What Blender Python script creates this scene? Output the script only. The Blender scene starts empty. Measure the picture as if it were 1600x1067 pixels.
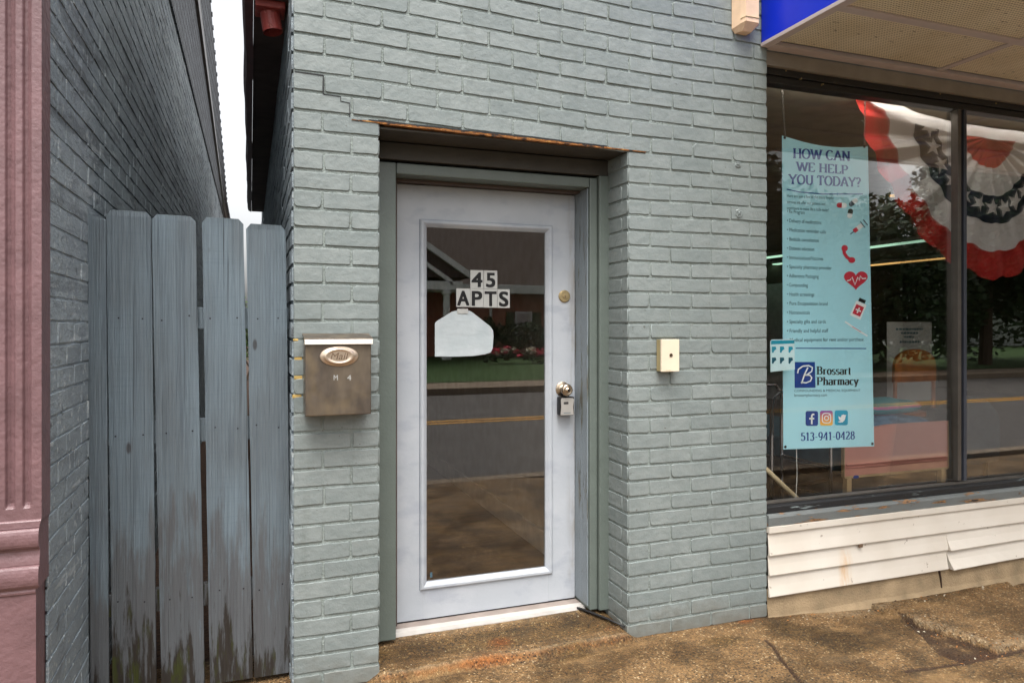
import bpy, bmesh, math, random
from mathutils import Vector, Matrix, noise
random.seed(7)
sc = bpy.context.scene
COL = sc.collection
R = math.radians
sin, cos, pi = math.sin, math.cos, math.pi

# ------------------------------------------------------------------ camera
TH = R(20.02); FPX = 1122.0; CX = 800.0; CY = 508.0; CAM = Vector((0, -2.94, 1.445))
cd = bpy.data.cameras.new("camera"); cam = bpy.data.objects.new("camera", cd); COL.objects.link(cam)
cam.location = CAM; cam.rotation_euler = (R(90), 0, -TH)
cd.sensor_width = 36; cd.lens = FPX / 1600 * 36; cd.shift_y = -(533.5 - CY) / 1600
cd.clip_start = 0.02; cd.clip_end = 500
sc.camera = cam

# ------------------------------------------------------------------ world, sun, exposure
w = bpy.data.worlds.new("World"); sc.world = w; w.use_nodes = True
nt = w.node_tree; nt.nodes.clear()
SUN_EL, SUN_ROT = R(67), R(196)
sky = nt.nodes.new('ShaderNodeTexSky'); sky.sky_type = 'NISHITA'; sky.sun_disc = False
sky.sun_elevation = SUN_EL; sky.sun_rotation = SUN_ROT; sky.dust_density = 6; sky.air_density = 1.0; sky.ozone_density = 1
hs = nt.nodes.new('ShaderNodeHueSaturation'); hs.inputs['Saturation'].default_value = 0.12
bg = nt.nodes.new('ShaderNodeBackground'); bg.inputs['Strength'].default_value = 0.15
wo = nt.nodes.new('ShaderNodeOutputWorld')
nt.links.new(sky.outputs[0], hs.inputs['Color']); nt.links.new(hs.outputs[0], bg.inputs['Color']); nt.links.new(bg.outputs[0], wo.inputs[0])
sl = bpy.data.lights.new("sun", 'SUN'); sl.energy = 0.9; sl.angle = R(38); sl.color = (1, .95, .88)
so = bpy.data.objects.new("sun", sl); COL.objects.link(so)
# NISHITA: rotation 0 = +Y, clockwise seen from above
sd = Vector((sin(SUN_ROT) * cos(SUN_EL), cos(SUN_ROT) * cos(SUN_EL), sin(SUN_EL)))
so.rotation_euler = (-sd).to_track_quat('-Z', 'Y').to_euler()
sc.view_settings.view_transform = 'Standard'; sc.view_settings.look = 'None'
sc.view_settings.exposure = 1.3; sc.view_settings.gamma = 1
sc.cycles.max_bounces = 8; sc.cycles.transparent_max_bounces = 12

# ------------------------------------------------------------------ measuring helpers (survey of the place)
FW = Vector((sin(TH), cos(TH), 0)); RT = Vector((cos(TH), -sin(TH), 0)); UP = Vector((0, 0, 1))
def ray(px, py): return FW + RT * ((px - CX) / FPX) - UP * ((py - CY) / FPX)
def atY(px, py, Y): d = ray(px, py); return CAM + d * ((Y - CAM.y) / d.y)
def atX(px, py, X): d = ray(px, py); return CAM + d * ((X - CAM.x) / d.x)
def atZ(px, py, Z): d = ray(px, py); return CAM + d * ((Z - CAM.z) / d.z)
def S(t): t = max(0, min(1, t)); return t * t * (3 - 2 * t)
def cl(t, a=0., b=1.): return max(a, min(b, t))
def srgb(r, g, b, k=1.0):
    f = lambda c: ((c / 255) / 12.92 if c <= 10.3 else ((c / 255 + .055) / 1.055) ** 2.4) * k
    return (f(r), f(g), f(b), 1)

# ------------------------------------------------------------------ materials
class NT:
    def __init__(s, name):
        s.m = bpy.data.materials.new(name); s.m.use_nodes = True; s.t = s.m.node_tree
        s.p = s.t.nodes['Principled BSDF']; s.geo = s.t.nodes.new('ShaderNodeNewGeometry')
    def n(s, ty, **kw):
        x = s.t.nodes.new(ty)
        for k, v in kw.items(): setattr(x, k, v)
        return x
    def l(s, a, b): s.t.links.new(a, b)
    def pos(s, sx=1, sy=1, sz=1, rnd=False):
        v = s.n('ShaderNodeVectorMath', operation='MULTIPLY'); s.l(s.geo.outputs['Position'], v.inputs[0]); v.inputs[1].default_value = (sx, sy, sz)
        if rnd:
            oi = s.n('ShaderNodeObjectInfo'); a = s.n('ShaderNodeVectorMath', operation='MULTIPLY_ADD')
            c = s.n('ShaderNodeCombineXYZ'); 
            for i in range(3): s.l(oi.outputs['Random'], c.inputs[i])
            s.l(c.outputs[0], a.inputs[0]); a.inputs[1].default_value = (91, 37, 53); s.l(v.outputs[0], a.inputs[2]); return a.outputs[0]
        return v.outputs[0]
    def noise(s, vec, scale, detail=4, rough=.55, dist=0):
        x = s.n('ShaderNodeTexNoise'); s.l(vec, x.inputs['Vector']); x.inputs['Scale'].default_value = scale
        x.inputs['Detail'].default_value = detail; x.inputs['Roughness'].default_value = rough; x.inputs['Distortion'].default_value = dist
        return x.outputs['Fac']
    def ramp(s, f, a, b, ca=0., cb=1.):
        x = s.n('ShaderNodeMapRange', clamp=True); s.l(f, x.inputs['Value'])
        x.inputs['From Min'].default_value = a; x.inputs['From Max'].default_value = b
        x.inputs['To Min'].default_value = ca; x.inputs['To Max'].default_value = cb
        return x.outputs[0]
    def math(s, op, a, b=None):
        x = s.n('ShaderNodeMath', operation=op)
        for i, v in enumerate((a, b)):
            if v is None: continue
            if isinstance(v, (int, float)): x.inputs[i].default_value = v
            else: s.l(v, x.inputs[i])
        return x.outputs[0]
    def mix(s, f, a, b):
        x = s.n('ShaderNodeMix', data_type='RGBA'); 
        if isinstance(f, (int, float)): x.inputs[0].default_value = f
        else: s.l(f, x.inputs[0])
        for i, v in ((6, a), (7, b)):
            if isinstance(v, tuple): x.inputs[i].default_value = v
            else: s.l(v, x.inputs[i])
        return x.outputs[2]
    def z(s):
        x = s.n('ShaderNodeSeparateXYZ'); s.l(s.geo.outputs['Position'], x.inputs[0]); return x.outputs
    def col(s, c):
        if isinstance(c, tuple): s.p.inputs['Base Color'].default_value = c
        else: s.l(c, s.p.inputs['Base Color'])
    def bump(s, h, dist=.002, strength=1.0):
        b = s.n('ShaderNodeBump'); s.l(h, b.inputs['Height']); b.inputs['Distance'].default_value = dist; b.inputs['Strength'].default_value = strength
        s.l(b.outputs[0], s.p.inputs['Normal'])
    def set(s, rough=.6, metal=0., spec=.5, coat=0):
        if isinstance(rough, (int, float)): s.p.inputs['Roughness'].default_value = rough
        else: s.l(rough, s.p.inputs['Roughness'])
        s.p.inputs['Metallic'].default_value = metal; s.p.inputs['Specular IOR Level'].default_value = spec; s.p.inputs['Coat Weight'].default_value = coat

def simple(name, c, rough=.55, metal=0, var=.12, scale=9, bump=0, bscale=120, spec=.4, coat=0):
    a = NT(name); v = a.pos()
    n1 = a.noise(v, scale, 5)
    dk = tuple(x * (1 - var * 1.6) for x in c[:3]) + (1,); lt = tuple(min(1, x * (1 + var)) for x in c[:3]) + (1,)
    a.col(a.mix(a.ramp(n1, .3, .7), dk, lt)); a.set(rough, metal, spec, coat)
    if bump: a.bump(a.noise(v, bscale, 3), bump)
    return a.m

def brick_paint():
    a = NT('sage painted brick'); v = a.pos()
    c = a.mix(a.ramp(a.noise(v, 3.2, 5), .3, .7), srgb(124, 131, 129), srgb(135, 142, 140))
    c = a.mix(a.math('MULTIPLY', a.ramp(a.noise(a.pos(14, 14, 34), 1, 3), .42, .62), .42), c, srgb(110, 119, 118))
    c = a.mix(a.math('MULTIPLY', a.ramp(a.noise(v, 75, 3), .66, .76), .25), c, srgb(148, 155, 151))
    # tiny paint chips showing dark brick
    chip = a.math('MULTIPLY', a.ramp(a.noise(v, 40, 3, .6), .70, .715), a.ramp(a.noise(v, 2.6, 2), .48, .58))
    c = a.mix(a.math('MULTIPLY', chip, .75), c, srgb(70, 62, 55))
    # grime streaks running down and splashed dirt near the ground
    st = a.math('MULTIPLY', a.ramp(a.noise(a.pos(16, 16, .9), 1, 5, .6), .56, .72), a.ramp(a.noise(v, .9, 3), .42, .6))
    c = a.mix(a.math('MULTIPLY', st, .34), c, srgb(88, 94, 88))
    zz = a.math('ADD', a.z()[2], a.math('MULTIPLY', a.noise(v, 14, 4), -.22))
    c = a.mix(a.math('MULTIPLY', a.ramp(zz, .03, -.11), .55), c, srgb(92, 82, 66))
    rf = a.n('ShaderNodeAttribute', attribute_name='tone'); c = a.mix(a.ramp(rf.outputs['Fac'], 0, 1, 0, .28), c, srgb(92, 104, 104))
    a.col(c); a.set(a.ramp(a.noise(v, 8, 4), .3, .7, .4, .6), 0, .42)
    h = a.math('ADD', a.math('MULTIPLY', a.noise(v, 150, 3), .3), a.math('ADD', a.math('MULTIPLY', a.noise(v, 14, 3), 1.0), a.noise(v, 42, 4)))
    a.bump(h, .003, .85)
    return a.m
def mortar_paint():
    a = NT('sage painted mortar'); v = a.pos()
    c = a.mix(a.ramp(a.noise(v, 20, 5), .3, .7), srgb(122, 130, 126), srgb(138, 146, 142))
    c = a.mix(a.math('MULTIPLY', a.ramp(a.noise(v, 60, 3), .66, .7), .7), c, srgb(84, 80, 72))
    a.col(c); a.set(.6, 0, .3); a.bump(a.noise(v, 90, 4), .006)
    return a.m
def alley_paint():
    a = NT('weathered grey painted brick'); v = a.pos()
    c = a.mix(a.ramp(a.noise(v, 1.1, 6), .35, .65), srgb(126, 136, 142), srgb(150, 160, 165))
    c = a.mix(a.math('MULTIPLY', a.ramp(a.noise(a.pos(1, 1, 2.5), 5, 5), .54, .7), .45), c, srgb(98, 104, 109))
    c = a.mix(a.math('MULTIPLY', a.ramp(a.noise(v, 30, 4), .6, .68), .7), c, srgb(190, 196, 196))
    c = a.mix(a.math('MULTIPLY', a.ramp(a.noise(v, 9, 5), .66, .7), .6), c, srgb(60, 60, 62))
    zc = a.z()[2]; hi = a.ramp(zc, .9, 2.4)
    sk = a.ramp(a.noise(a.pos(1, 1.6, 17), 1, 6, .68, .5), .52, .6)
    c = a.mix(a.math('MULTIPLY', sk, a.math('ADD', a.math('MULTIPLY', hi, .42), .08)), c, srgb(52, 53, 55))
    c = a.mix(a.math('MULTIPLY', a.ramp(a.noise(a.pos(1, 3, 26), 1, 5, .7), .6, .66), .55), c, srgb(180, 186, 188))
    a.col(c); a.set(.62, 0, .35)
    a.bump(a.math('ADD', a.noise(v, 26, 6, .65), a.math('MULTIPLY', a.noise(v, 120, 3), .3)), .012)
    return a.m
def wood_fence():
    a = NT('weathered blue grey stained wood')
    g = a.noise(a.pos(46, 20, 1.3, True), 1, 6, .62, 1.1)
    fine = a.noise(a.pos(300, 120, 4, True), 1, 3)
    big = a.noise(a.pos(6, 6, 2, True), 1, 4)
    c = a.mix(a.ramp(big, .35, .65), srgb(100, 108, 113), srgb(111, 124, 132))
    wv = a.n('ShaderNodeTexWave', bands_direction='X', wave_profile='SAW'); a.l(a.pos(1, .4, .055, True), wv.inputs['Vector']); wv.inputs['Scale'].default_value = 26; wv.inputs['Distortion'].default_value = 7; wv.inputs['Detail'].default_value = 2; wv.inputs['Detail Scale'].default_value = 1.4
    c = a.mix(a.math('MULTIPLY', a.ramp(wv.outputs['Fac'], .55, 1), .38), c, srgb(80, 92, 102))
    c = a.mix(a.math('MULTIPLY', a.ramp(g, .54, .68), .5), c, srgb(82, 90, 98))
    c = a.mix(a.math('MULTIPLY', a.ramp(a.noise(a.pos(150, 60, .8, True), 1, 3, .5, .6), .66, .70), .85), c, srgb(44, 46, 50))
    c = a.mix(a.math('MULTIPLY', a.ramp(a.noise(a.pos(5, 5, 160, True), 1, 2), .55, .7), .2), c, srgb(88, 100, 110))
    c = a.mix(a.math('MULTIPLY', a.ramp(fine, .55, .7), .25), c, srgb(140, 155, 164))
    # knots
    vo = a.n('ShaderNodeTexVoronoi', feature='DISTANCE_TO_EDGE')
    kn = a.n('ShaderNodeTexVoronoi'); a.l(a.pos(8, 3, 3.1, True), kn.inputs['Vector']); kn.inputs['Scale'].default_value = 1
    c = a.mix(a.math('MULTIPLY', a.ramp(kn.outputs['Distance'], .085, .05), .8), c, srgb(58, 54, 54))
    # worn, damp foot of the boards: bare grey brown wood, then moss
    z = a.z()[2]
    oi = a.n('ShaderNodeObjectInfo'); z = a.math('ADD', z, a.ramp(oi.outputs['Random'], 0, 1, -.28, .22))
    zz = a.math('ADD', z, a.math('MULTIPLY', a.math('SUBTRACT', a.noise(a.pos(24, 9, 2.6, True), 1, 6, .68), .5), 1.7))
    c = a.mix(a.math('MULTIPLY', a.ramp(zz, .74, .5), .66), c, srgb(82, 78, 77))
    c = a.mix(a.math('MULTIPLY', a.ramp(zz, .24, .1), .92), c, srgb(44, 37, 30))
    gr = a.ramp(a.noise(a.pos(30, 10, 8, True), 1, 4), .5, .62)
    c = a.mix(a.math('MULTIPLY', a.ramp(zz, .2, .05), gr), c, srgb(58, 62, 28))
    a.col(c); a.set(.72, 0, .3)
    a.bump(a.math('ADD', a.math('ADD', a.math('MULTIPLY', g, 1.3), a.math('MULTIPLY', wv.outputs['Fac'], .5)), a.math('MULTIPLY', fine, .7)), .006, 1.0)
    return a.m
def sidewalk_mat():
    a = NT('exposed aggregate concrete'); v = a.pos()
    vo = a.n('ShaderNodeTexVoronoi'); a.l(v, vo.inputs['Vector']); vo.inputs['Scale'].default_value = 108
    sp = a.n('ShaderNodeSeparateColor'); a.l(vo.outputs['Color'], sp.inputs[0])
    peb = a.mix(sp.outputs[0], srgb(76, 56, 34), srgb(150, 114, 72))
    peb = a.mix(a.ramp(sp.outputs[1], .86, .93), peb, srgb(182, 158, 122))
    peb = a.mix(a.ramp(sp.outputs[2], .76, .84), peb, srgb(48, 37, 26))
    cem = a.mix(a.ramp(a.noise(v, 60, 4), .3, .7), srgb(88, 67, 42), srgb(130, 102, 66))
    c = a.mix(a.ramp(vo.outputs['Distance'], .30, .62), peb, cem)
    # damp, mossy and tan blotches
    mm = a.n('ShaderNodeMix', data_type='RGBA', blend_type='MULTIPLY'); a.l(a.math('MULTIPLY', a.ramp(a.noise(v, 2.3, 6, .6), .47, .57), .85), mm.inputs[0]); a.l(c, mm.inputs[6]); mm.inputs[7].default_value = (.42, .38, .27, 1); c = mm.outputs[2]
    c = a.mix(a.math('MULTIPLY', a.ramp(a.noise(a.pos(1.2, 3, 1), 1.7, 5), .55, .7), .5), c, srgb(150, 118, 78))
    c = a.mix(a.math('MULTIPLY', a.ramp(a.noise(v, 9, 5, .6), .52, .64), .4), c, srgb(58, 48, 32))
    for nm, colr, k in (('pale', srgb(164, 146, 118), .6), ('moss', srgb(72, 64, 36), .5), ('rust', srgb(124, 80, 26), .6), ('dirt', srgb(52, 35, 22), .88)):
        at = a.n('ShaderNodeAttribute', attribute_name=nm)
        jag = a.ramp(a.math('ADD', at.outputs['Fac'], a.math('MULTIPLY', a.math('SUBTRACT', a.noise(v, 42, 5, .65), .5), .9)), .25, .75)
        fac = a.math('MULTIPLY', a.math('MULTIPLY', jag, a.ramp(at.outputs['Fac'], 0, .12)), k)
        if nm in ('moss', 'rust'):
            mm = a.n('ShaderNodeMix', data_type='RGBA', blend_type='MULTIPLY'); mm.inputs[0].default_value = 1; a.l(c, mm.inputs[6])
            mm.inputs[7].default_value = (.46, .43, .26, 1) if nm == 'moss' else (1.15, .62, .26, 1); colr = mm.outputs[2]; fac = a.math('MINIMUM', a.math('MULTIPLY', fac, 1.5), 1.0)
        c = a.mix(fac, c, colr)
    a.col(c); a.set(a.ramp(a.noise(v, 5, 3), .3, .7, .6, .9), 0, .35)
    a.bump(a.math('ADD', a.math('MULTIPLY', vo.outputs['Distance'], -1.5), a.math('MULTIPLY', a.noise(v, 25, 5), 1.4)), .005)
    return a.m
def grain_mat(name, c1, c2, sx, sy, sz, rough=.45):
    a = NT(name); g = a.noise(a.pos(sx, sy, sz), 1, 5, .6, .8)
    a.col(a.mix(a.ramp(g, .35, .65), c1, c2)); a.set(rough); a.bump(g, .0008); return a.m
def emit(name, c, s):
    m = bpy.data.materials.new(name); m.use_nodes = True; p = m.node_tree.nodes['Principled BSDF']
    p.inputs['Base Color'].default_value = c; p.inputs['Emission Color'].default_value = c; p.inputs['Emission Strength'].default_value = s; return m
def glass(name, f0, tint):
    m = bpy.data.materials.new(name); m.use_nodes = True; t = m.node_tree; t.nodes.clear()
    o = t.nodes.new('ShaderNodeOutputMaterial'); mx = t.nodes.new('ShaderNodeMixShader'); tr = t.nodes.new('ShaderNodeBsdfTransparent'); gl = t.nodes.new('ShaderNodeBsdfGlossy')
    gl.inputs['Roughness'].default_value = 0.0; tr.inputs[0].default_value = tint
    lw = t.nodes.new('ShaderNodeLayerWeight'); lw.inputs['Blend'].default_value = .25
    mr = t.nodes.new('ShaderNodeMapRange'); mr.inputs['To Min'].default_value = f0; mr.inputs['To Max'].default_value = .6
    t.links.new(lw.outputs['Fresnel'], mr.inputs['Value']); t.links.new(mr.outputs[0], mx.inputs[0])
    t.links.new(tr.outputs[0], mx.inputs[1]); t.links.new(gl.outputs[0], mx.inputs[2]); t.links.new(mx.outputs[0], o.inputs[0]); return m
def chipped(name, base, under, dark, lo=.58, scale=(6, 6, 22), rough=.5):
    a = NT(name); v = a.pos()
    c = a.mix(a.ramp(a.noise(v, 12, 4), .3, .7), tuple(x * .88 for x in base[:3]) + (1,), base)
    n = a.noise(a.pos(*scale), 1, 6, .66)
    c = a.mix(a.ramp(n, lo, lo + .03), c, under); c = a.mix(a.ramp(n, lo + .06, lo + .09), c, dark)
    a.col(c); a.set(rough); a.bump(a.math('ADD', a.ramp(n, lo, lo + .02, 1, 0), a.math('MULTIPLY', a.noise(v, 90, 3), .5)), .0025); return a.m

MT = dict(
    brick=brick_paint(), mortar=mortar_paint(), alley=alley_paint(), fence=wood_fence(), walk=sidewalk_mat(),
    bare=simple('bare yellow mortar', srgb(186, 156, 92), .9, bump=.004, bscale=150),
    pink=simple('dusty pink gloss paint', srgb(114, 86, 88), .42, var=.12, bump=.0026, bscale=55, spec=.5),
    trim=chipped('sage grey trim paint', srgb(100, 109, 103), srgb(118, 116, 104), srgb(72, 64, 54), .68, (22, 22, 5), .4),
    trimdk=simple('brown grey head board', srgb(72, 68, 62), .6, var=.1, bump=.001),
    jamb=chipped('worn white jamb paint', srgb(128, 137, 142), srgb(108, 112, 106), srgb(84, 72, 58), .57, (30, 30, 4), .45),
    seal=simple('brown weather strip', srgb(84, 72, 66), .7),
    ally=simple('white aluminium sill', srgb(180, 175, 169), .45, var=.1),
    sillw=simple('grey brown sill wood', srgb(142, 130, 122), .7, var=.12),
    nickel=simple('satin nickel', srgb(190, 172, 150), .28, 1, var=.05),
    brass=simple('dull brass', srgb(178, 158, 118), .45, .7, var=.08, scale=60),
    steel=simple('dark steel', srgb(60, 60, 64), .35, 1),
    chrome=simple('chrome', srgb(200, 200, 204), .18, 1, var=.03),
    black=simple('black rubber', srgb(26, 25, 26), .5, var=.1),
    boxgrey=simple('grey die cast face', srgb(176, 172, 166), .42, .35, var=.05),
    cream=simple('cream plastic', srgb(222, 208, 184), .4, var=.05),
    creamdk=simple('yellowed plastic side', srgb(168, 152, 110), .5, var=.1),
    paper=simple('white paper', srgb(176, 184, 187), .8, var=.05, scale=5),
    sticker=simple('white vinyl sticker', srgb(172, 172, 168), .5, var=.04),
    ink=simple('black ink', srgb(18, 16, 18), .5, var=.05),
    blueink=simple('navy ink', srgb(4, 58, 140), .5, var=.05), greyink=simple('grey ink', srgb(70, 96, 108), .6, var=.05),
    banner=simple('pale blue vinyl', srgb(176, 230, 242), .38, var=.035, scale=4, spec=.4),
    redink=simple('crimson print', srgb(204, 44, 66), .5, var=.04), whiteink=simple('white print', srgb(240, 244, 244), .5, var=.02),
    slate=simple('slate blue print', srgb(70, 86, 104), .5), teal=simple('teal print', srgb(24, 150, 176), .5), tealdk=simple('deep teal print', srgb(6, 86, 108), .5),
    skyink=simple('cyan print', srgb(0, 164, 200), .5), palecard=simple('pale card', srgb(206, 232, 236), .5, var=.03),
    signblue=simple('glossy blue sign plastic', srgb(2, 44, 205), .4, var=.05, scale=3, spec=.5),
    tbar=simple('mauve grey metal strip', srgb(190, 176, 172), .5, var=.06),
    fascia=simple('taupe painted fascia', srgb(140, 132, 122), .6, var=.08), header=chipped('black window head', srgb(30, 29, 28), srgb(50, 46, 42), srgb(92, 80, 66), .68, (5, 5, 20)),
    alu=simple('worn aluminium', srgb(104, 99, 93), .38, .6, var=.12), ironblk=simple('black frame edge', srgb(34, 34, 36), .4),
    bluegrey=simple('blue grey frame', srgb(66, 70, 79), .4, .2),
    sill=chipped('peeling grey sill paint', srgb(106, 110, 109), srgb(142, 106, 72), srgb(44, 40, 36), .545, (5, 9, 34), .6),
    found=simple('sand coloured render', srgb(146, 126, 98), .9, var=.2, scale=7, bump=.004, bscale=110),
    shingle=None, gutter=simple('oxblood gutter paint', srgb(88, 44, 42), .45, var=.2, bump=.001), soffit=simple('dark brown soffit', srgb(80, 66, 62), .7, var=.2),
    outlet=chipped('flaking red outlet paint', srgb(150, 62, 56), srgb(176, 98, 88), srgb(66, 40, 36), .58, (30, 30, 30)),
    glassd=glass('door glass', .125, (.95, .95, .94, 1)), glassw=glass('shop window glass', .012, (.985, .99, .985, 1)),
    asphalt=simple('asphalt', srgb(86, 81, 77), .9, var=.12, scale=3, bump=.004, bscale=200),
    yellow=simple('yellow road paint', srgb(196, 140, 40), .7), kerb=simple('concrete', srgb(124, 108, 90), .9, bump=.003),
    grass=simple('lawn grass', srgb(56, 82, 33), .9, var=.3, scale=6, bump=.02, bscale=60),
    redbrick=None, roofsh=simple('brown asphalt shingles', srgb(84, 72, 64), .9, var=.2, scale=8), whitetrim=simple('white trim paint', srgb(225, 225, 222), .5),
    leaf=simple('green leaves', srgb(58, 86, 34), .6, var=.35, scale=3), bark=simple('bark', srgb(80, 66, 52), .9, bump=.01, bscale=30),
    leafd=simple('dark green leaves', srgb(44, 66, 30), .6, var=.35, scale=3),
    hallwall=simple('hallway wall paint', srgb(176, 170, 160), .7), base=simple('off white skirting', srgb(206, 200, 190), .5),
    shopwall=simple('shop wall paint', srgb(84, 80, 68), .8, var=.15, scale=2), shopceil=simple('shop ceiling tiles', srgb(176, 168, 152), .9), shopfloor=simple('shop carpet', srgb(88, 80, 72), .95),
    bed=None, bedtrim=simple('tan edge banding', srgb(190, 160, 118), .45), bedmetal=simple('brown bed frame metal', srgb(104, 84, 66), .5),
    mattress=simple('teal mattress cover', srgb(48, 96, 112), .7), pillow=None, denim=None,
    red=simple('red bunting cloth', srgb(196, 44, 38), .8, var=.12), white=simple('white bunting cloth', srgb(238, 232, 230), .8, var=.04), navy=simple('navy bunting cloth', srgb(30, 34, 58), .8, var=.15),
    chairw=simple('orange brown chair wood', srgb(168, 92, 30), .4, var=.2), teale=simple('dark vinyl upholstery', srgb(52, 62, 66), .45),
    pole=simple('pale wood pole', srgb(206, 186, 148), .5), cord=simple('white cord', srgb(206, 204, 196), .6),
    tube=emit('cool fluorescent tube', (.55, .9, .66, 1), .42), tubew=emit('warm fluorescent tube', (1, .60, .20, 1), .42),
    fill_strip=emit('added fill light diffuser', (1, .95, .86, 1), 5.5),
    dryleaf=simple('dry leaf', srgb(150, 100, 54), .8, var=.3, scale=60), grit=simple('pale grit', srgb(176, 166, 146), .9),
    bedpad=simple('mauve wall panel', srgb(150, 112, 100), .6),
    pinkf=simple('pink petals', srgb(226, 70, 100), .7), whitef=simple('cream petals', srgb(220, 210, 190), .7),
    dirt=simple('dark soil', srgb(62, 44, 32), .95, var=.3, scale=40, bump=.01, bscale=80),
)
def _misc():
    a = NT('slate fish scale shingles'); b = a.n('ShaderNodeTexBrick'); mp = a.n('ShaderNodeCombineXYZ'); p = a.z()
    a.l(p[1], mp.inputs[0]); a.l(p[2], mp.inputs[1]); a.l(mp.outputs[0], b.inputs['Vector'])
    b.inputs['Scale'].default_value = 1; b.inputs['Brick Width'].default_value = .16; b.inputs['Row Height'].default_value = .1; b.inputs['Mortar Size'].default_value = .012
    b.inputs['Color1'].default_value = srgb(92, 98, 104); b.inputs['Color2'].default_value = srgb(66, 70, 76); b.inputs['Mortar'].default_value = srgb(28, 28, 30)
    a.col(b.outputs[0]); a.set(.6); a.bump(a.math('ADD', b.outputs['Fac'], a.noise(a.pos(), 30, 3)), -.02); MT['shingle'] = a.m
    a = NT('red brick'); b = a.n('ShaderNodeTexBrick'); mp = a.n('ShaderNodeCombineXYZ'); p = a.z(); a.l(p[0], mp.inputs[0]); a.l(p[2], mp.inputs[1]); a.l(mp.outputs[0], b.inputs['Vector'])
    b.inputs['Scale'].default_value = 1; b.inputs['Brick Width'].default_value = .22; b.inputs['Row Height'].default_value = .075; b.inputs['Mortar Size'].default_value = .01
    b.inputs['Color1'].default_value = srgb(186, 106, 76); b.inputs['Color2'].default_value = srgb(160, 88, 64); b.inputs['Mortar'].default_value = srgb(150, 130, 112); a.col(b.outputs[0]); a.set(.85); MT['redbrick'] = a.m
    MT['bed'] = simple('pink brown laminate', srgb(214, 146, 130), .42, var=.03)
    MT['woodfloor'] = grain_mat('dark plank floor', srgb(52, 38, 28), srgb(92, 70, 52), 3, 14, 1, .4)
    a = NT('striped pillow cloth'); x = a.n('ShaderNodeTexWave', bands_direction='Z'); a.l(a.pos(1, 1, 1), x.inputs['Vector']); x.inputs['Scale'].default_value = 5; x.inputs['Distortion'].default_value = 1
    a.col(a.mix(a.ramp(x.outputs['Fac'], .7, .85), srgb(40, 140, 150), srgb(176, 110, 150))); a.set(.8); MT['pillow'] = a.m
    a = NT('denim blanket'); n1 = a.noise(a.pos(8, 8, 30), 1, 5); a.col(a.mix(a.ramp(n1, .35, .65), srgb(48, 84, 116), srgb(104, 146, 176))); a.set(.9); a.bump(n1, .01); MT['denim'] = a.m
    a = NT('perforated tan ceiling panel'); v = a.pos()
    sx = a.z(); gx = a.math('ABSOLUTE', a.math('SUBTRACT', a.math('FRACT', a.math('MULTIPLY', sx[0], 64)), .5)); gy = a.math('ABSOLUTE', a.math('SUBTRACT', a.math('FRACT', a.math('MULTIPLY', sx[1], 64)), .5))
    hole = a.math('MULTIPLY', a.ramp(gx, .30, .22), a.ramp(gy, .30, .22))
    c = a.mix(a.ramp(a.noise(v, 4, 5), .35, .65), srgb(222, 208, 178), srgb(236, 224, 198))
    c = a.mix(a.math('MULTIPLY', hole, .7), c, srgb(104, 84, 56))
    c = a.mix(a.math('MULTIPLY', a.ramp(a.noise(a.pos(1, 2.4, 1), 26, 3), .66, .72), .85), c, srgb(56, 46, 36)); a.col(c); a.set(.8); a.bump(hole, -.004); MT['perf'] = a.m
    a = NT('aged brown mailbox metal'); v = a.pos()
    c = a.mix(a.ramp(a.noise(a.pos(16, 16, 5), 1, 5), .35, .65), srgb(98, 89, 81), srgb(126, 114, 99)); c = a.mix(a.math('MULTIPLY', a.ramp(a.noise(a.pos(10, 10, 7), 1, 3), .54, .68), .5), c, srgb(140, 123, 97))
    a.col(c); a.set(a.ramp(a.noise(v, 30, 3), .3, .7, .34, .5), .75); MT['mail'] = a.m
    a = NT('mailbox bright lid edge'); a.col(srgb(246, 236, 222)); a.set(.35, .1); MT['maillid'] = a.m
    a = NT('rusty lintel steel'); n1 = a.noise(a.pos(30, 30, 60), 1, 6, .7); c = a.mix(a.ramp(n1, .42, .5), srgb(40, 28, 22), srgb(132, 82, 34)); c = a.mix(a.ramp(n1, .56, .62), c, srgb(172, 124, 62)); a.col(c); a.set(.9); a.bump(n1, .006); MT['rust'] = a.m
    a = NT('chalky white blue door paint'); v = a.pos()
    c = a.mix(a.ramp(a.noise(v, 4, 5), .35, .68), srgb(168, 173, 179), srgb(180, 184, 189))
    c = a.mix(a.math('MULTIPLY', a.ramp(a.noise(a.pos(3, 3, 6), 2.2, 5), .54, .66), .5), c, srgb(152, 157, 168))
    sm = a.n('ShaderNodeSeparateXYZ'); a.l(a.geo.outputs['Position'], sm.inputs[0])
    edge = a.math('MULTIPLY', a.ramp(sm.outputs[0], 1.49, 1.54), a.ramp(a.noise(a.pos(40, 40, 6), 1, 4), .45, .6)); c = a.mix(a.math('MULTIPLY', edge, .5), c, srgb(136, 126, 110))
    a.col(c); a.set(.42, 0, .4); a.bump(a.noise(v, 60, 3), .0006); MT['door'] = a.m
    a = NT('cream vinyl siding'); v = a.pos(); s = a.z()
    c = a.mix(a.ramp(a.noise(v, 3, 5), .3, .7), srgb(200, 191, 178), srgb(212, 205, 194))
    # one rusty run below the broken corner
    run = a.math('MULTIPLY', a.ramp(a.math('ABSOLUTE', a.math('SUBTRACT', s[0], 2.915)), .05, .008), a.math('MULTIPLY', a.ramp(s[2], .30, .2), a.ramp(a.noise(a.pos(60, 60, 9), 1, 4), .3, .62)))
    c = a.mix(a.math('MULTIPLY', run, .6), c, srgb(196, 142, 56))
    c = a.mix(a.math('MULTIPLY', a.ramp(a.noise(a.pos(1, 1, 1), 34, 2), .72, .74), .6), c, srgb(120, 104, 86)); a.col(c); a.set(.5); MT['siding'] = a.m
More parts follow.
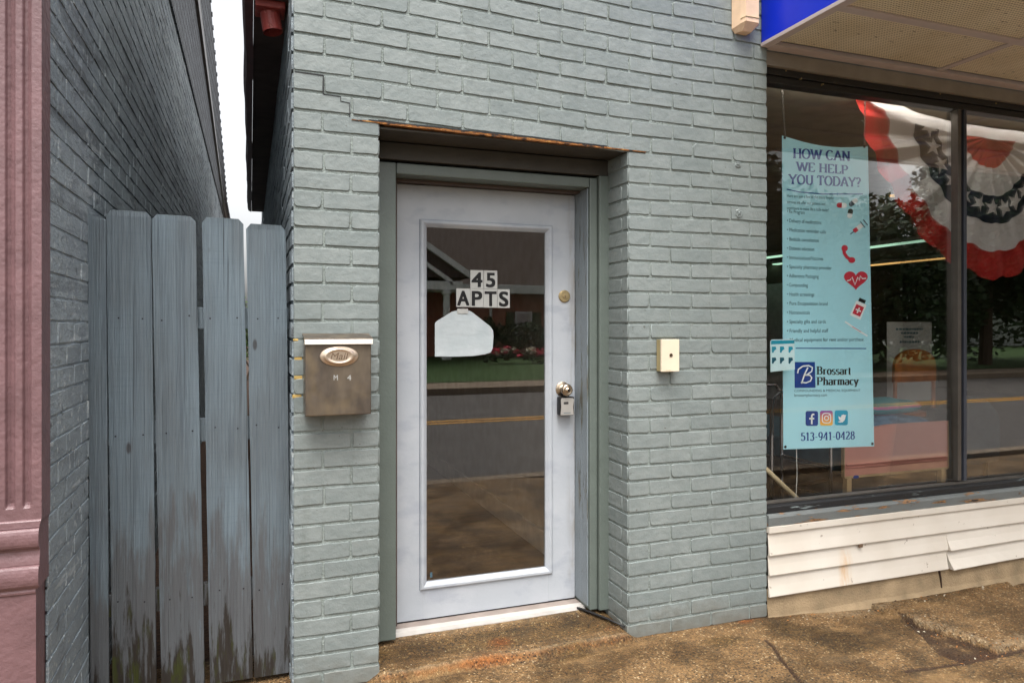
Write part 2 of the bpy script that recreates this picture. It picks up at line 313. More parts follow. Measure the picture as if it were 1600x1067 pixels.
    a = NT('purple to amber print'); g = a.z()
    a.col(a.mix(a.ramp(g[2], SOC_Z0, SOC_Z1), srgb(250, 190, 60), a.mix(a.ramp(g[2], SOC_Z0 + .03, SOC_Z1), srgb(225, 40, 100), srgb(120, 50, 170)))); a.set(.5); MT['insta'] = a.m
SOC_Z1 = atY(1290, 641, .17).z; SOC_Z0 = atY(1290, 664, .17).z
_misc()

for k_ in ('red', 'white', 'navy'):
    t_ = MT[k_].node_tree; p_ = t_.nodes['Principled BSDF']; o_ = [n for n in t_.nodes if n.type == 'OUTPUT_MATERIAL'][0]
    tl_ = t_.nodes.new('ShaderNodeBsdfTranslucent'); mx_ = t_.nodes.new('ShaderNodeMixShader'); mx_.inputs[0].default_value = .3
    t_.links.new(p_.inputs['Base Color'].links[0].from_socket, tl_.inputs[0]); t_.links.new(p_.outputs[0], mx_.inputs[1]); t_.links.new(tl_.outputs[0], mx_.inputs[2]); t_.links.new(mx_.outputs[0], o_.inputs[0])
# ------------------------------------------------------------------ object helpers
def link(o): COL.objects.link(o); return o
def empty(name, label, cat, loc, group=None):
    o = link(bpy.data.objects.new(name, None)); o.location = loc; o.empty_display_size = .05
    return tag(o, label, cat, group)
def tag(o, label, cat, group=None):
    o['label'] = label; o['category'] = cat
    if group: o['group'] = group
    return o
def world_loc(o):
    v = Vector(o.location)
    while o.parent: o = o.parent; v += Vector(o.location)
    return v
def obj(name, bm, mat, parent=None, smooth=False, kind=None, label=None):
    me = bpy.data.meshes.new(name)
    if len(bm.verts):
        xs = [v.co.x for v in bm.verts]; ys = [v.co.y for v in bm.verts]; zs = [v.co.z for v in bm.verts]
        c = Vector(((min(xs) + max(xs)) / 2, (min(ys) + max(ys)) / 2, min(zs)))
    else: c = Vector((0, 0, 0))
    for v in bm.verts: v.co -= c
    if smooth:
        for f in bm.faces: f.smooth = True
    bm.to_mesh(me); bm.free()
    for m in (mat if isinstance(mat, (list, tuple)) else [mat]): me.materials.append(m)
    o = link(bpy.data.objects.new(name, me))
    if parent: o.parent = parent; c = c - world_loc(parent)
    o.location = c
    if kind: o['kind'] = kind
    if label: o['label'] = label
    return o
def B(): return bmesh.new()
def pieces(name, bm, mat, parent=None, **kw):
    seen = set(); out = []
    for v0 in bm.verts:
        if v0 in seen: continue
        st, grp = [v0], []; seen.add(v0)
        while st:
            v = st.pop(); grp.append(v)
            for e in v.link_edges:
                u = e.other_vert(v)
                if u not in seen: seen.add(u); st.append(u)
        nb_ = bmesh.new(); mp = {v: nb_.verts.new(v.co) for v in grp}
        for f in {f for v in grp for f in v.link_faces}: nb_.faces.new([mp[v] for v in f.verts]).smooth = f.smooth
        out.append(nb_)
    bm.free()
    return [obj(name, b, mat, parent, **kw) for b in out]
def rbox(bm, x0, x1, y0, y1, z0, z1, b=.003, seg=2):
    r = bmesh.ops.create_cube(bm, size=1)
    for v in r['verts']: v.co = Vector((x0 + (v.co.x + .5) * (x1 - x0), y0 + (v.co.y + .5) * (y1 - y0), z0 + (v.co.z + .5) * (z1 - z0)))
    if b > 0:
        e = list({e for v in r['verts'] for e in v.link_edges})
        bmesh.ops.bevel(bm, geom=e, offset=b, segments=seg, affect='EDGES', profile=.6)
def prism(bm, pts, d):
    """pts: world points (planar loop); extruded by vector d into a closed solid"""
    a = [bm.verts.new(p) for p in pts]; c = [bm.verts.new(Vector(p) + Vector(d)) for p in pts]; n = len(a)
    fs = [bm.faces.new(a), bm.faces.new(c[::-1])] + [bm.faces.new((a[i], c[i], c[(i + 1) % n], a[(i + 1) % n])) for i in range(n)]
    bmesh.ops.recalc_face_normals(bm, faces=fs)
def tube(bm, pts, r, n=10, cap=True):
    pts = [Vector(p) for p in pts]; rings = []
    for i, p in enumerate(pts):
        t = (pts[min(i + 1, len(pts) - 1)] - pts[max(i - 1, 0)]).normalized()
        a = t.cross(Vector((0, 0, 1)) if abs(t.z) < .9 else Vector((1, 0, 0))).normalized(); b = t.cross(a)
        rr = r[i] if isinstance(r, (list, tuple)) else r
        rings.append([bm.verts.new(p + a * rr * cos(2 * pi * k / n) + b * rr * sin(2 * pi * k / n)) for k in range(n)])
    for A, Bq in zip(rings, rings[1:]):
        for k in range(n): bm.faces.new((A[k], A[(k + 1) % n], Bq[(k + 1) % n], Bq[k]))
    if cap: bm.faces.new(rings[0][::-1]); bm.faces.new(rings[-1])
def lathe(bm, c, axis, prof, n=24):
    """prof: (distance along axis, radius)"""
    axis = Vector(axis).normalized(); a = axis.cross(Vector((0, 0, 1)) if abs(axis.z) < .9 else Vector((1, 0, 0))).normalized(); b = axis.cross(a); rings = []
    for d, r in prof:
        rings.append([bm.verts.new(Vector(c) + axis * d + (a * cos(2 * pi * k / n) + b * sin(2 * pi * k / n)) * max(r, 1e-5)) for k in range(n)])
    for A, Bq in zip(rings, rings[1:]):
        for k in range(n): bm.faces.new((A[k], A[(k + 1) % n], Bq[(k + 1) % n], Bq[k]))
    bm.faces.new(rings[0][::-1]); bm.faces.new(rings[-1])
    bmesh.ops.recalc_face_normals(bm, faces=bm.faces)
def text_mesh(s):
    cu = bpy.data.curves.new('t', 'FONT'); cu.body = s; cu.size = 1; cu.resolution_u = 4
    o = bpy.data.objects.new('t', cu); me = bpy.data.meshes.new_from_object(o)
    bm = B(); bm.from_mesh(me); bpy.data.objects.remove(o); bpy.data.meshes.remove(me); bpy.data.curves.remove(cu); return bm
# ---- a small serif face drawn with a broad pen: strokes thick when upright, thin when level
def arc(cx, cy, rx, ry, a0, a1, n=18): return [(cx + rx * cos(R(a0 + (a1 - a0) * i / n)), cy + ry * sin(R(a0 + (a1 - a0) * i / n))) for i in range(n + 1)]
G = {
 'H': (.84, [[(.14, 0), (.14, 1)], [(.7, 0), (.7, 1)], [(.14, .5), (.7, .5)]], [(.14, 0), (.14, 1), (.7, 0), (.7, 1)]),
 'O': (.9, [arc(.45, .5, .36, .48, 0, 360, 30)], []), 'W': (1.14, [[(.05, 1), (.32, 0)], [(.32, 0), (.57, .9)], [(.57, .9), (.83, 0)], [(.83, 0), (1.08, 1)]], [(.05, 1), (.57, .95), (1.08, 1)]),
 'C': (.84, [arc(.46, .5, .36, .48, 42, 318, 26)], []), 'A': (.84, [[(.06, 0), (.42, 1)], [(.42, 1), (.78, 0)], [(.18, .33), (.66, .33)]], [(.06, 0), (.78, 0)]),
 'N': (.86, [[(.14, 0), (.14, 1)], [(.14, 1), (.72, 0)], [(.72, 0), (.72, 1)]], [(.14, 0), (.1, 1), (.72, 1)]), 'E': (.72, [[(.14, 0), (.14, 1)], [(.14, .03), (.62, .03), (.64, .2)], [(.14, .5), (.5, .5)], [(.14, .97), (.62, .97), (.63, .8)]], []),
 'L': (.68, [[(.14, 0), (.14, 1)], [(.14, .03), (.6, .03), (.62, .25)]], [(.14, 0), (.14, 1)]), 'P': (.72, [[(.14, 0), (.14, 1)], [(.14, .97), (.36, .97)] + arc(.38, .72, .24, .25, 90, -90, 14) + [(.14, .47)]], [(.14, 0), (.1, 1)]),
 'Y': (.82, [[(.05, 1), (.41, .46)], [(.78, 1), (.41, .46)], [(.41, .46), (.41, 0)]], [(.05, 1), (.78, 1), (.41, 0)]), 'U': (.84, [[(.14, 1), (.14, .32)] + arc(.42, .32, .28, .3, 180, 360, 14) + [(.7, 1)]], [(.14, 1), (.7, 1)]),
 'T': (.76, [[(.06, .78), (.06, .97), (.7, .97), (.7, .78)], [(.38, .97), (.38, 0)]], [(.38, 0)]), 'D': (.86, [[(.14, 0), (.14, 1)], [(.14, .97), (.36, .97)] + arc(.38, .5, .38, .47, 90, -90, 18) + [(.14, .03)]], [(.1, 0), (.1, 1)]),
 '?': (.56, [arc(.27, .75, .2, .22, 165, -60, 16) + [(.27, .4), (.27, .26)], [(.27, .0), (.27, .12)]], []),
 'B': (.74, [[(.14, 0), (.14, 1)], [(.14, .97), (.36, .97)] + arc(.36, .75, .22, .22, 90, -90, 12) + [(.14, .53)], [(.3, .53)] + arc(.38, .28, .25, .25, 90, -90, 12) + [(.14, .03)]], [(.1, 0), (.1, 1)]),
 'r': (.46, [[(.13, 0), (.13, .66)], [(.13, .42)] + arc(.32, .44, .18, .2, 170, 60, 8)], [(.13, 0), (.09, .66)]), 'o': (.58, [arc(.29, .33, .22, .33, 0, 360, 24)], []),
 's': (.48, [arc(.25, .49, .16, .16, 40, 220, 12) + [(.24, .34)] + arc(.23, .17, .18, .17, 50, -150, 14)], []), 'a': (.54, [arc(.25, .48, .18, .17, 160, 0, 10) + [(.43, .06), (.5, .02)], arc(.25, .19, .18, .19, 40, 320, 16)], []),
 't': (.36, [[(.16, .86), (.16, .12)] + arc(.26, .12, .1, .12, 180, 310, 8), [(.03, .64), (.32, .64)]], []), 'h': (.62, [[(.13, 0), (.13, 1)], [(.13, .44)] + arc(.31, .46, .18, .2, 170, 0, 10) + [(.49, 0)]], [(.13, 0), (.09, 1), (.49, 0)]),
 'm': (.9, [[(.13, 0), (.13, .66)], [(.13, .44)] + arc(.28, .46, .16, .2, 170, 0, 10) + [(.44, 0)], [(.44, .44)] + arc(.6, .46, .16, .2, 170, 0, 10) + [(.76, 0)]], [(.13, 0), (.09, .66), (.44, 0), (.76, 0)]),
 'c': (.5, [arc(.28, .33, .2, .32, 50, 310, 18)], []), 'y': (.56, [[(.06, .66), (.28, .02)], [(.5, .66), (.22, -.22), (.08, -.24)]], [(.06, .66), (.5, .66)]),
 '0': (.62, [arc(.31, .5, .22, .48, 0, 360, 26)], []), '1': (.5, [[(.1, .82), (.27, .97)], [(.27, .97), (.27, 0)]], [(.27, 0)]),
 '2': (.62, [arc(.29, .72, .2, .25, 160, -30, 14) + [(.08, .06), (.08, .04)], [(.08, .05), (.54, .05), (.56, .2)]], []), '3': (.6, [arc(.28, .74, .19, .22, 155, -80, 14), [(.28, .53)] + arc(.28, .27, .22, .26, 80, -155, 16)], []),
 '4': (.64, [[(.44, .97), (.44, 0)], [(.44, .97), (.05, .3), (.6, .3)]], [(.44, 0)]), '5': (.6, [[(.5, .95), (.14, .95)], [(.14, .95), (.13, .55)] + arc(.28, .32, .23, .3, 115, -155, 18)], []),
 '8': (.62, [arc(.31, .75, .18, .21, 0, 360, 20), arc(.31, .27, .22, .26, 0, 360, 22)], []), '9': (.62, [arc(.31, .67, .21, .3, 0, 360, 24), [(.52, .66), (.5, .3), (.36, .05), (.2, .03)]], []),
 '-': (.42, [[(.07, .38), (.35, .38)]], []), ' ': (.34, [], []) }
def stroke2(bm, pts, wf, z=0):
    n = len(pts); off = []
    for i in range(n):
        a = pts[max(i - 1, 0)]; b = pts[min(i + 1, n - 1)]; dx, dy = b[0] - a[0], b[1] - a[1]; L = math.hypot(dx, dy) or 1e-6; wd = wf(dx / L, dy / L) / 2
        off.append((-dy / L * wd, dx / L * wd))
    A = [bm.verts.new((p[0] + o[0], p[1] + o[1], z)) for p, o in zip(pts, off)]; C2 = [bm.verts.new((p[0] - o[0], p[1] - o[1], z)) for p, o in zip(pts, off)]
    for i in range(n - 1): bm.faces.new((A[i], C2[i], C2[i + 1], A[i + 1]))
def serif_mesh(s, thick=.17, thin=.065):
    bm = B(); x = 0; wf = lambda dx, dy: thin + (thick - thin) * abs(dy) ** 1.3; k = 0
    for ch in s:
        adv, st, sf = G[ch]
        for p in st:
            k += 1; stroke2(bm, [(x + a, b) for a, b in p], wf, k * 1e-4)
        for a, b in sf:
            k += 1; bb = b - .03 if b > .4 else b + .03; stroke2(bm, [(x + a - .15, bb), (x + a + .15, bb)], lambda *_: .07, k * 1e-4)
        x += adv + .04
    return bm
def fit(bm, p0, p1, h, nrm=Vector((0, -1, 0)), d=.0, capref=None):
    """stretch a flat lettering mesh (x right, y up) to run p0 -> p1 with cap height h, standing d off the surface"""
    p0, p1 = Vector(p0), Vector(p1); xs = [v.co.x for v in bm.verts]; x0, x1 = min(xs), max(xs)
    cap = capref or max(v.co.y for v in bm.verts)
    for v in bm.verts:
        v.co = p0 + (p1 - p0) * ((v.co.x - x0) / (x1 - x0)) + UP * (v.co.y / cap * h) + nrm * (d + v.co.z * .05)
    return bm
def join(bm, other):
    me = bpy.data.meshes.new('j'); other.to_mesh(me); other.free(); bm.from_mesh(me); bpy.data.meshes.remove(me)

# ------------------------------------------------------------------ bricks
def brick(bm, u0, u1, v0, v1, M, f=.0048, hi=True, rad=None, mi=0):
    r = rad if rad is not None else random.choice((.003, .004, .004, .006, .009)); r = min(r, (v1 - v0) * .4, (u1 - u0) * .4)
    f = f + random.uniform(-.0012, .0016); tl = random.uniform(-.0013, .0013)
    bm.verts.layers.float.get('tone') or bm.verts.layers.float.new('tone')
    per = []
    def corner(cu, cv, a0, rr):
        for a in ((0, 45, 90) if hi else (45,)): per.append((cu + rr * cos(R(a0 + a)), cv + rr * sin(R(a0 + a))))
    rr = [r * random.choice((.6, 1, 1, 1.6)) for _ in range(4)]
    mids = 4 if hi else 1
    corner(u1 - rr[0], v1 - rr[0], 0, rr[0])
    per += [(u1 + (u0 - u1) * (i + 1) / (mids + 1), v1) for i in range(mids)]
    corner(u0 + rr[1], v1 - rr[1], 90, rr[1]); corner(u0 + rr[2], v0 + rr[2], 180, rr[2])
    per += [(u0 + (u1 - u0) * (i + 1) / (mids + 1), v0) for i in range(mids)]
    corner(u1 - rr[3], v0 + rr[3], 270, rr[3])
    per = [(u + random.uniform(-.0008, .0008), v + random.uniform(-.0009, .0009)) for u, v in per]
    cu, cv = (u0 + u1) / 2, (v0 + v1) / 2; hu, hv = (u1 - u0) / 2, (v1 - v0) / 2
    rings = []
    for ins, h in ((0, -.004), (0, f - .0018), (.0005, f - .0006), (.0018, f)):
        rings.append([bm.verts.new(M(cu + (u - cu) * (1 - ins / hu), cv + (v - cv) * (1 - ins / hv), h + tl * ((u - cu) / hu))) for u, v in per])
    n = len(per); tn = bm.verts.layers.float.get('tone') or bm.verts.layers.float.new('tone')
    tv = random.random() ** 2
    for rg in rings:
        for v_ in rg: v_[tn] = tv
    for A, C2 in zip(rings, rings[1:]):
        for k in range(n):
            fc = bm.faces.new((A[k], A[(k + 1) % n], C2[(k + 1) % n], C2[k])); fc.material_index = mi; fc.smooth = hi
    fc = bm.faces.new(rings[-1]); fc.material_index = mi
def row_bricks(bm, u0, u1, first, mod, v0, v1, M, j=.0095, hi=True, f=.0052):
    u = u0; nxt = u0 + first; 
    while u < u1 - .012:
        e = min(nxt + random.uniform(-.004, .004), u1)
        if u1 - e < .03: e = u1
        a = u + (j / 2 if u > u0 else 0); b = e - (j / 2 if e < u1 else 0)
        if b - a > .012: brick(bm, a, b, v0 + random.uniform(-.0008, .0008), v1 + random.uniform(-.0008, .0008), M, f, hi)
        u = e; nxt = max(nxt, e) + mod
CS = .0733
XL, XO, XR, XE = .16, .490, 1.645, 2.424
def off(x, z):
    return .03 * S((z - 1.8) / .7) * cl((1.76 - x) / 1.6) + cl((x - .5) / 1.1) * (-.009 - .011 * S((z - 1.4) / .7))
FM = lambda u, v, n: Vector((u, -n, v + off(u, v) + .0012 * sin(u * 9 + v * 7)))
LINT = 1.535 + 10 * CS
bld = empty('brick_building', 'sage green painted brick corner building with a recessed white glass door', 'building', (1.2, 0, 0))
bm = B()
J = .0125
for k in range(-22, 33):
    z0, z1 = 1.535 + k * CS + J / 2, 1.535 + (k + 1) * CS - J / 2
    if k < 10:
        row_bricks(bm, XL, XO, .222 if k % 2 == 0 else .112, .222, z0, z1, FM)
        row_bricks(bm, XR, XE, .2225 if k % 2 else .111, .2245, z0, z1, FM)
    else:
        row_bricks(bm, XL, XE, .226 if k % 2 == 0 else .114, .2285, z0, z1, FM)
# reveal at the right of the door, side return of the left pier, wall along the passage
RM = lambda u, v, n: Vector((XR - n, u, v + off(XR, v)))
RMf = lambda u, v, n: RM(.2 - u, v, n)
RL = lambda u, v, n: Vector((XO + n, u, v + off(XO, v)))
SM = lambda u, v, n: Vector((XL - n, 10.0 - u, v + off(XL, v)))
for k in range(-22, 33):
    z0, z1 = 1.535 + k * CS + J / 2, 1.535 + (k + 1) * CS - J / 2
    if k < 10:
        row_bricks(bm, 0.002, .2, .2 if k % 2 == 0 else .145, .2, z0, z1, RMf)
        row_bricks(bm, .0, .2, .2 if k % 2 else .105, .2, z0, z1, RL)
wall = obj('wall', bm, MT['brick'], bld)
# mortar bed behind the bricks
bm = B()
def sheet(bm, fn, u0, u1, v0, v1, nu, nv, mi=0):
    g = [[bm.verts.new(fn(u0 + (u1 - u0) * i / nu, v0 + (v1 - v0) * j / nv)) for i in range(nu + 1)] for j in range(nv + 1)]
    for j in range(nv):
        for i in range(nu): bm.faces.new((g[j][i], g[j][i + 1], g[j + 1][i + 1], g[j + 1][i])).material_index = mi
ZT = 1.535 + 33 * CS
sheet(bm, lambda u, v: FM(u, v, 0), XL, XO, -.1, LINT - .004, 4, 30)
sheet(bm, lambda u, v: FM(u, v, 0), XR, XE, -.1, LINT - .004, 6, 30)
sheet(bm, lambda u, v: FM(u, v, 0), XL, XE, LINT - .004, ZT, 30, 16)
sheet(bm, lambda u, v: RM(.36 - u, v, 0), 0, .36, -.1, LINT, 2, 20)
sheet(bm, lambda u, v: RL(u, v, 0), 0, .36, -.1, LINT, 2, 20)
sheet(bm, lambda u, v: Vector((XE - .002, u, v)), 0, .3, -.1, ZT, 1, 1)
obj('mortar', bm, MT['mortar'], bld)
bm = B()
for k in range(-22, 18):
    z0, z1 = 1.535 + k * CS + J / 2, 1.535 + (k + 1) * CS - J / 2
    row_bricks(bm, 0, 9.99, .2 if k % 2 else .1, .224, z0, z1, SM, hi=False, f=.007)
sheet(bm, lambda u, v: SM(u, v, 0), 0, 10, -.1, 3.0, 20, 8)
rbox(bm, XL + .02, XE, 9.9, 10.0, -.1, ZT, 0)
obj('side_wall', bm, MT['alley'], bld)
# bare mortar by the mailbox
bm = B()
for (px, py, ww, hh) in ((466, 560, 12, 5), (466, 590, 13, 5), (464, 619, 14, 5), (461, 548, 4, 8), (462, 531, 8, 3)):
    c = atY(px, py, 0); s_ = c - atY(px + ww, py + hh, 0); rbox(bm, c.x - abs(s_.x) / 2, c.x + abs(s_.x) / 2, -.003, .002, c.z - abs(s_.z) / 2, c.z + abs(s_.z) / 2, .0012, 1)
pieces('bare_mortar', bm, MT['bare'], bld)
# round filled patch and chips on right pier
for (px, py, r) in ((1153, 334, .021), (1152, 258, .016)):
    bm = B(); c = atY(px, py, 0); c.y = -.001
    lathe(bm, c, (0, -1, 0), [(0, r), (.007, r * .98), (.009, r * .8), (.006, r * .62), (.011, r * .35), (.011, 0)], 18)
    for v in bm.verts: v.co += Vector((random.uniform(-1, 1), random.uniform(-.6, .6), random.uniform(-1, 1))) * r * .14
    obj('mortar_patch', bm, MT['brick'], bld, True)
# stair step crack above left pier and rusty lintel
def ribbon(bm, pts, wd, y0, y1):
    for a, b in zip(pts, pts[1:]):
        a, b = Vector(a), Vector(b); d = (b - a).normalized(); n = Vector((-d.z, 0, d.x)) * wd / 2
        prism(bm, [a - n + Vector((0, y0, 0)), b - n + Vector((0, y0, 0)), b + n + Vector((0, y0, 0)), a + n + Vector((0, y0, 0))], (0, y1 - y0, 0))
bm = B(); crk = [(460, 113), (505, 119), (505, 148), (532, 152), (532, 159), (546, 162), (546, 184)]
ribbon(bm, [Vector((atY(a, b, 0).x, 0, atY(a, b, 0).z)) for a, b in crk[:3]], .0042, -.0074, 0)
ribbon(bm, [Vector((atY(a, b, 0).x, 0, atY(a, b, 0).z)) for a, b in crk[2:]], .0022, -.0074, 0)
obj('crack', bm, MT['black'], bld)
bm = B(); L0, L1 = atY(549, 188, 0), atY(1008, 238.5, 0); n = 60; top = []; bot = []
for i in range(n + 1):
    t = i / n; p = L0.lerp(L1, t); th = .0035 + .006 * sin(pi * min(1, t * 1.1)) ** .7 if t < .95 else .004
    q = random.uniform(-.0012, .0012); top.append((p.x, p.z + th * .5 + q)); bot.append((p.x, p.z - th * .5 + random.uniform(-.0012, .0012)))
for i in range(n):
    pts = [Vector((bot[i][0], -.0085, bot[i][1])), Vector((bot[i + 1][0], -.0085, bot[i + 1][1])), Vector((top[i + 1][0], -.0085, top[i + 1][1])), Vector((top[i][0], -.0085, top[i][1]))]
    prism(bm, pts, (0, .19, 0))
obj('lintel', bm, MT['rust'], bld)
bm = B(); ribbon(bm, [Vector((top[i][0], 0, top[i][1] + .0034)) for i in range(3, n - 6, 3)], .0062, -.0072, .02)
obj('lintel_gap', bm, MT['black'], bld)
# recess: soffit, head board, wall behind, hallway
SZ = L0.z - .006
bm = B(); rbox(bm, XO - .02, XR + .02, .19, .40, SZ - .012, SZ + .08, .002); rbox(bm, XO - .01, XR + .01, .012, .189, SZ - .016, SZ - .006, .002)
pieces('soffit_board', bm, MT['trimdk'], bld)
DY = .36                                        # door face
fr = link(bpy.data.objects.new('door_frame', None)); fr.parent = bld; fr.location = (1.08 - 1.2, .21, .05)
DX0, DX1, DZ0, DZ1 = .627, 1.540, .071, 2.098
bm = B(); rbox(bm, 1.590, XR + .004, .185, .3, .062, 2.17, .004); rbox(bm, XO - .004, .520, .185, .3, .062, 2.17, .004); pieces('casing', bm, MT['trim'], fr)
bm = B(); rbox(bm, 1.548, 1.588, .205, .40, .062, 2.16, .005); rbox(bm, .522, .603, .205, .40, .062, 2.16, .005); rbox(bm, .605, 1.546, .205, .40, 2.112, 2.160, .005); pieces('casing', bm, MT['trim'], fr)
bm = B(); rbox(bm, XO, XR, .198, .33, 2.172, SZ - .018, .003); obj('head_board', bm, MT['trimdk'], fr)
bm = B(); rbox(bm, 1.541, 1.547, .22, .40, .08, 2.11, .001); rbox(bm, 1.5405, 1.5475, .282, .345, .08, 2.105, .002); pieces('jamb', bm, MT['jamb'], fr)
bm = B(); rbox(bm, .605, .626, .30, .40, .08, 2.11, .001); rbox(bm, .606, 1.546, .30, .352, 2.1, 2.1115, .002); pieces('weather_strip', bm, MT['seal'], fr)
# door
door = link(bpy.data.objects.new('door', None)); door.parent = bld; door.location = (1.08 - 1.2, DY, DZ0)
A0, A1 = atY(656, 343, DY), atY(862.5, 898, DY)  # glazing bead outer corners
ax0, ax1, az1, az0 = A0.x, A1.x, atY(656, 343, DY).z, atY(655, 922, DY).z
gx0, gx1, gz1, gz0 = atY(668, 0, DY + .01).x, atY(848.5, 0, DY + .01).x, az1 - .046, az0 + .052
bm = B(); e = .02
rbox(bm, DX0, ax0 + e, DY, DY + .044, DZ0, DZ1, .002); rbox(bm, ax1 - e, DX1, DY, DY + .044, DZ0, DZ1, .002)
rbox(bm, ax0 + e, ax1 - e, DY + .0002, DY + .044, DZ0, az0 + e, 0); rbox(bm, ax0 + e, ax1 - e, DY + .0002, DY + .044, az1 - e, DZ1, 0)
obj('leaf', bm, MT['door'], door)
bm = B(); prof = [(0, .0), (0, -.006), (.006, -.0105), (.016, -.0105), (.024, -.004), (.0335, .006), (.0335, .02), (0, .02)]
# mitred bead all round
def bead(bm, x0, x1, z0, z1, prof, y):
    rings = []
    for (cx, cz, sx, sz) in ((x0, z0, 1, 1), (x1, z0, -1, 1), (x1, z1, -1, -1), (x0, z1, 1, -1)):
        rings.append([bm.verts.new((cx + sx * a, y + b, cz + sz * a)) for a, b in prof])
    m = len(prof)
    for i in range(4):
        A, C2 = rings[i], rings[(i + 1) % 4]
        for k in range(m): bm.faces.new((A[k], A[(k + 1) % m], C2[(k + 1) % m], C2[k]))
    bmesh.ops.recalc_face_normals(bm, faces=bm.faces)
bead(bm, ax0, ax1, az0, az1, prof, DY); obj('glazing_bead', bm, MT['door'], door)
bm = B(); bead(bm, ax0 - .0016, ax1 + .0016, az0 - .0016, az1 + .0016, [(0, 0), (0, -.0008), (.003, -.0008), (.003, 0)], DY); obj('bead_shadow_line', bm, MT['slate'], door)  # thin dark ribbon painting in the shadow line around the bead
bm = B(); rbox(bm, ax0 + .03, ax1 - .03, DY + .012, DY + .018, az0 + .03, az1 - .03, 0); obj('glass_pane', bm, MT['glassd'], door)
c = atY(881.5, 463, DY); bm = B(); lathe(bm, (c.x, DY, c.z), (0, -1, 0), [(0, .031), (.006, .0305), (.009, .027), (.0095, .012), (.013, .011), (.0135, .004), (.0135, 0)], 32); obj('deadbolt', bm, MT['brass'], door)
bm = B(); rbox(bm, c.x - .0022, c.x + .0022, DY - .0142, DY - .013, c.z - .008, c.z + .004, .0004, 1); obj('key_slot', bm, MT['bedmetal'], door)
c = atY(880, 608, DY - .01); KX, KZ = c.x, c.z
bm = B(); lathe(bm, (KX, DY, KZ), (0, -1, 0), [(0, .037), (.003, .037), (.0045, .0355), (.0065, .030), (.0075, .022), (.012, .0145), (.034, .0125), (.040, .021), (.046, .0285), (.055, .0305), (.063, .028), (.0675, .022), (.068, .0185), (.0665, .017), (.0675, .0125), (.074, .0118), (.0742, .0)], 36)
obj('knob', bm, MT['nickel'], door, True)
bm = B(); lathe(bm, (KX, DY - .0742, KZ), (0, -1, 0), [(0, .006), (.0012, .006), (.0012, 0)], 16); obj('key_slot', bm, MT['steel'], door)
bm = B(); rbox(bm, DX0, DX1, DY + .002, DY + .04, DZ0 - .006, DZ0 - .001, .001); obj('door_sweep', bm, MT['black'], door)
# threshold
bm = B(); rbox(bm, .603, 1.549, .305, .42, .03, .0635, .002); obj('sill_wood', bm, MT['sillw'], bld)
bm = B(); prism(bm, [Vector((.598, .266, .046)), Vector((.598, .272, .060)), Vector((.598, .304, .0655)), Vector((.598, .304, .02)), Vector((.598, .266, .02))], (.958, 0, 0)); obj('threshold', bm, MT['ally'], bld)
# hallway
bm = B(); rbox(bm, .3, 1.68, .43, 5.5, .03, .055, 0); obj('hallway_floor', bm, MT['woodfloor'], bld)
bm = B(); rbox(bm, 1.69, 1.75, .41, 5.5, .05, 2.7, 0); rbox(bm, .2, .28, .41, 5.5, .05, 2.7, 0); rbox(bm, .2, 1.75, 5.5, 5.6, 0, 2.7, 0); rbox(bm, .2, 1.75, .41, 5.6, 2.7, 2.8, 0); pieces('hallway_wall', bm, MT['hallwall'], bld)
bm = B(); rbox(bm, 1.672, 1.689, .43, 5.5, .056, .19, .003); obj('skirting', bm, MT['base'], bld)
# solid masonry around the door so no light leaks into the hall
bm = B(); rbox(bm, XL + .02, .52, .30, .41, 0, 2.7, 0); rbox(bm, 1.60, XE - .02, .30, .41, 0, 2.7, 0); rbox(bm, .521, 1.599, .34, .41, 2.17, 2.8, 0); pieces('backing_wall', bm, MT['hallwall'], bld)
# eaves gutter over the passage
bm = B()
for i in range(28):
    y0, y1 = .30 + i * .225, .30 + (i + 1) * .225
g = []
ny = 40
for i in range(ny + 1):
    y = .26 + 6.2 * i / ny; wob = .010 * noise.noise(Vector((y * 1.4, 2, 0))) + .004 * noise.noise(Vector((y * 5, 1, 0)))
    g.append([bm.verts.new((x + (wob if x < .05 else 0), y, z)) for x, z in ((.012, 2.835), (-.022, 2.85), (-.030, 2.875), (-.026, 2.90), (-.036, 2.94), (-.034, 3.02), (-.018, 3.02), (-.018, 2.86), (.012, 2.846))])
for A, C2 in zip(g, g[1:]):
    for k in range(8): bm.faces.new((A[k], A[k + 1], C2[k + 1], C2[k]))
bm.faces.new(g[0]); bm.faces.new(g[-1][::-1]); obj('gutter', bm, MT['gutter'], bld)
bm = B(); rbox(bm, .0135, XL + .01, .24, 6.46, 2.842, 2.858, .002); rbox(bm, -.015, .0125, .3, 6.4, 2.8475, 2.858, 0); pieces('eave_soffit', bm, MT['soffit'], bld)
bm = B(); c = atY(422, 20, .37); rbox(bm, c.x - .062, c.x + .062, .31, .44, 2.808, 2.841, .008); tube(bm, [(c.x, .375, 2.81), (c.x + .004, .376, 2.775), (c.x + .012, .372, 2.725)], .042, 20, False); tube(bm, [(c.x + .012, .372, 2.725), (c.x + .004, .376, 2.80)], .037, 20, False); obj('downpipe_outlet', bm, MT['outlet'], bld)
bm = B(); rbox(bm, XL, XE, .02, 9.9, ZT - .02, ZT + .06, .004); obj('roof', bm, MT['soffit'], bld)
bm = B(); rbox(bm, XE, 14, .05, .2, 2.86, ZT, .002); obj('upper_wall', bm, MT['brick'], bld)

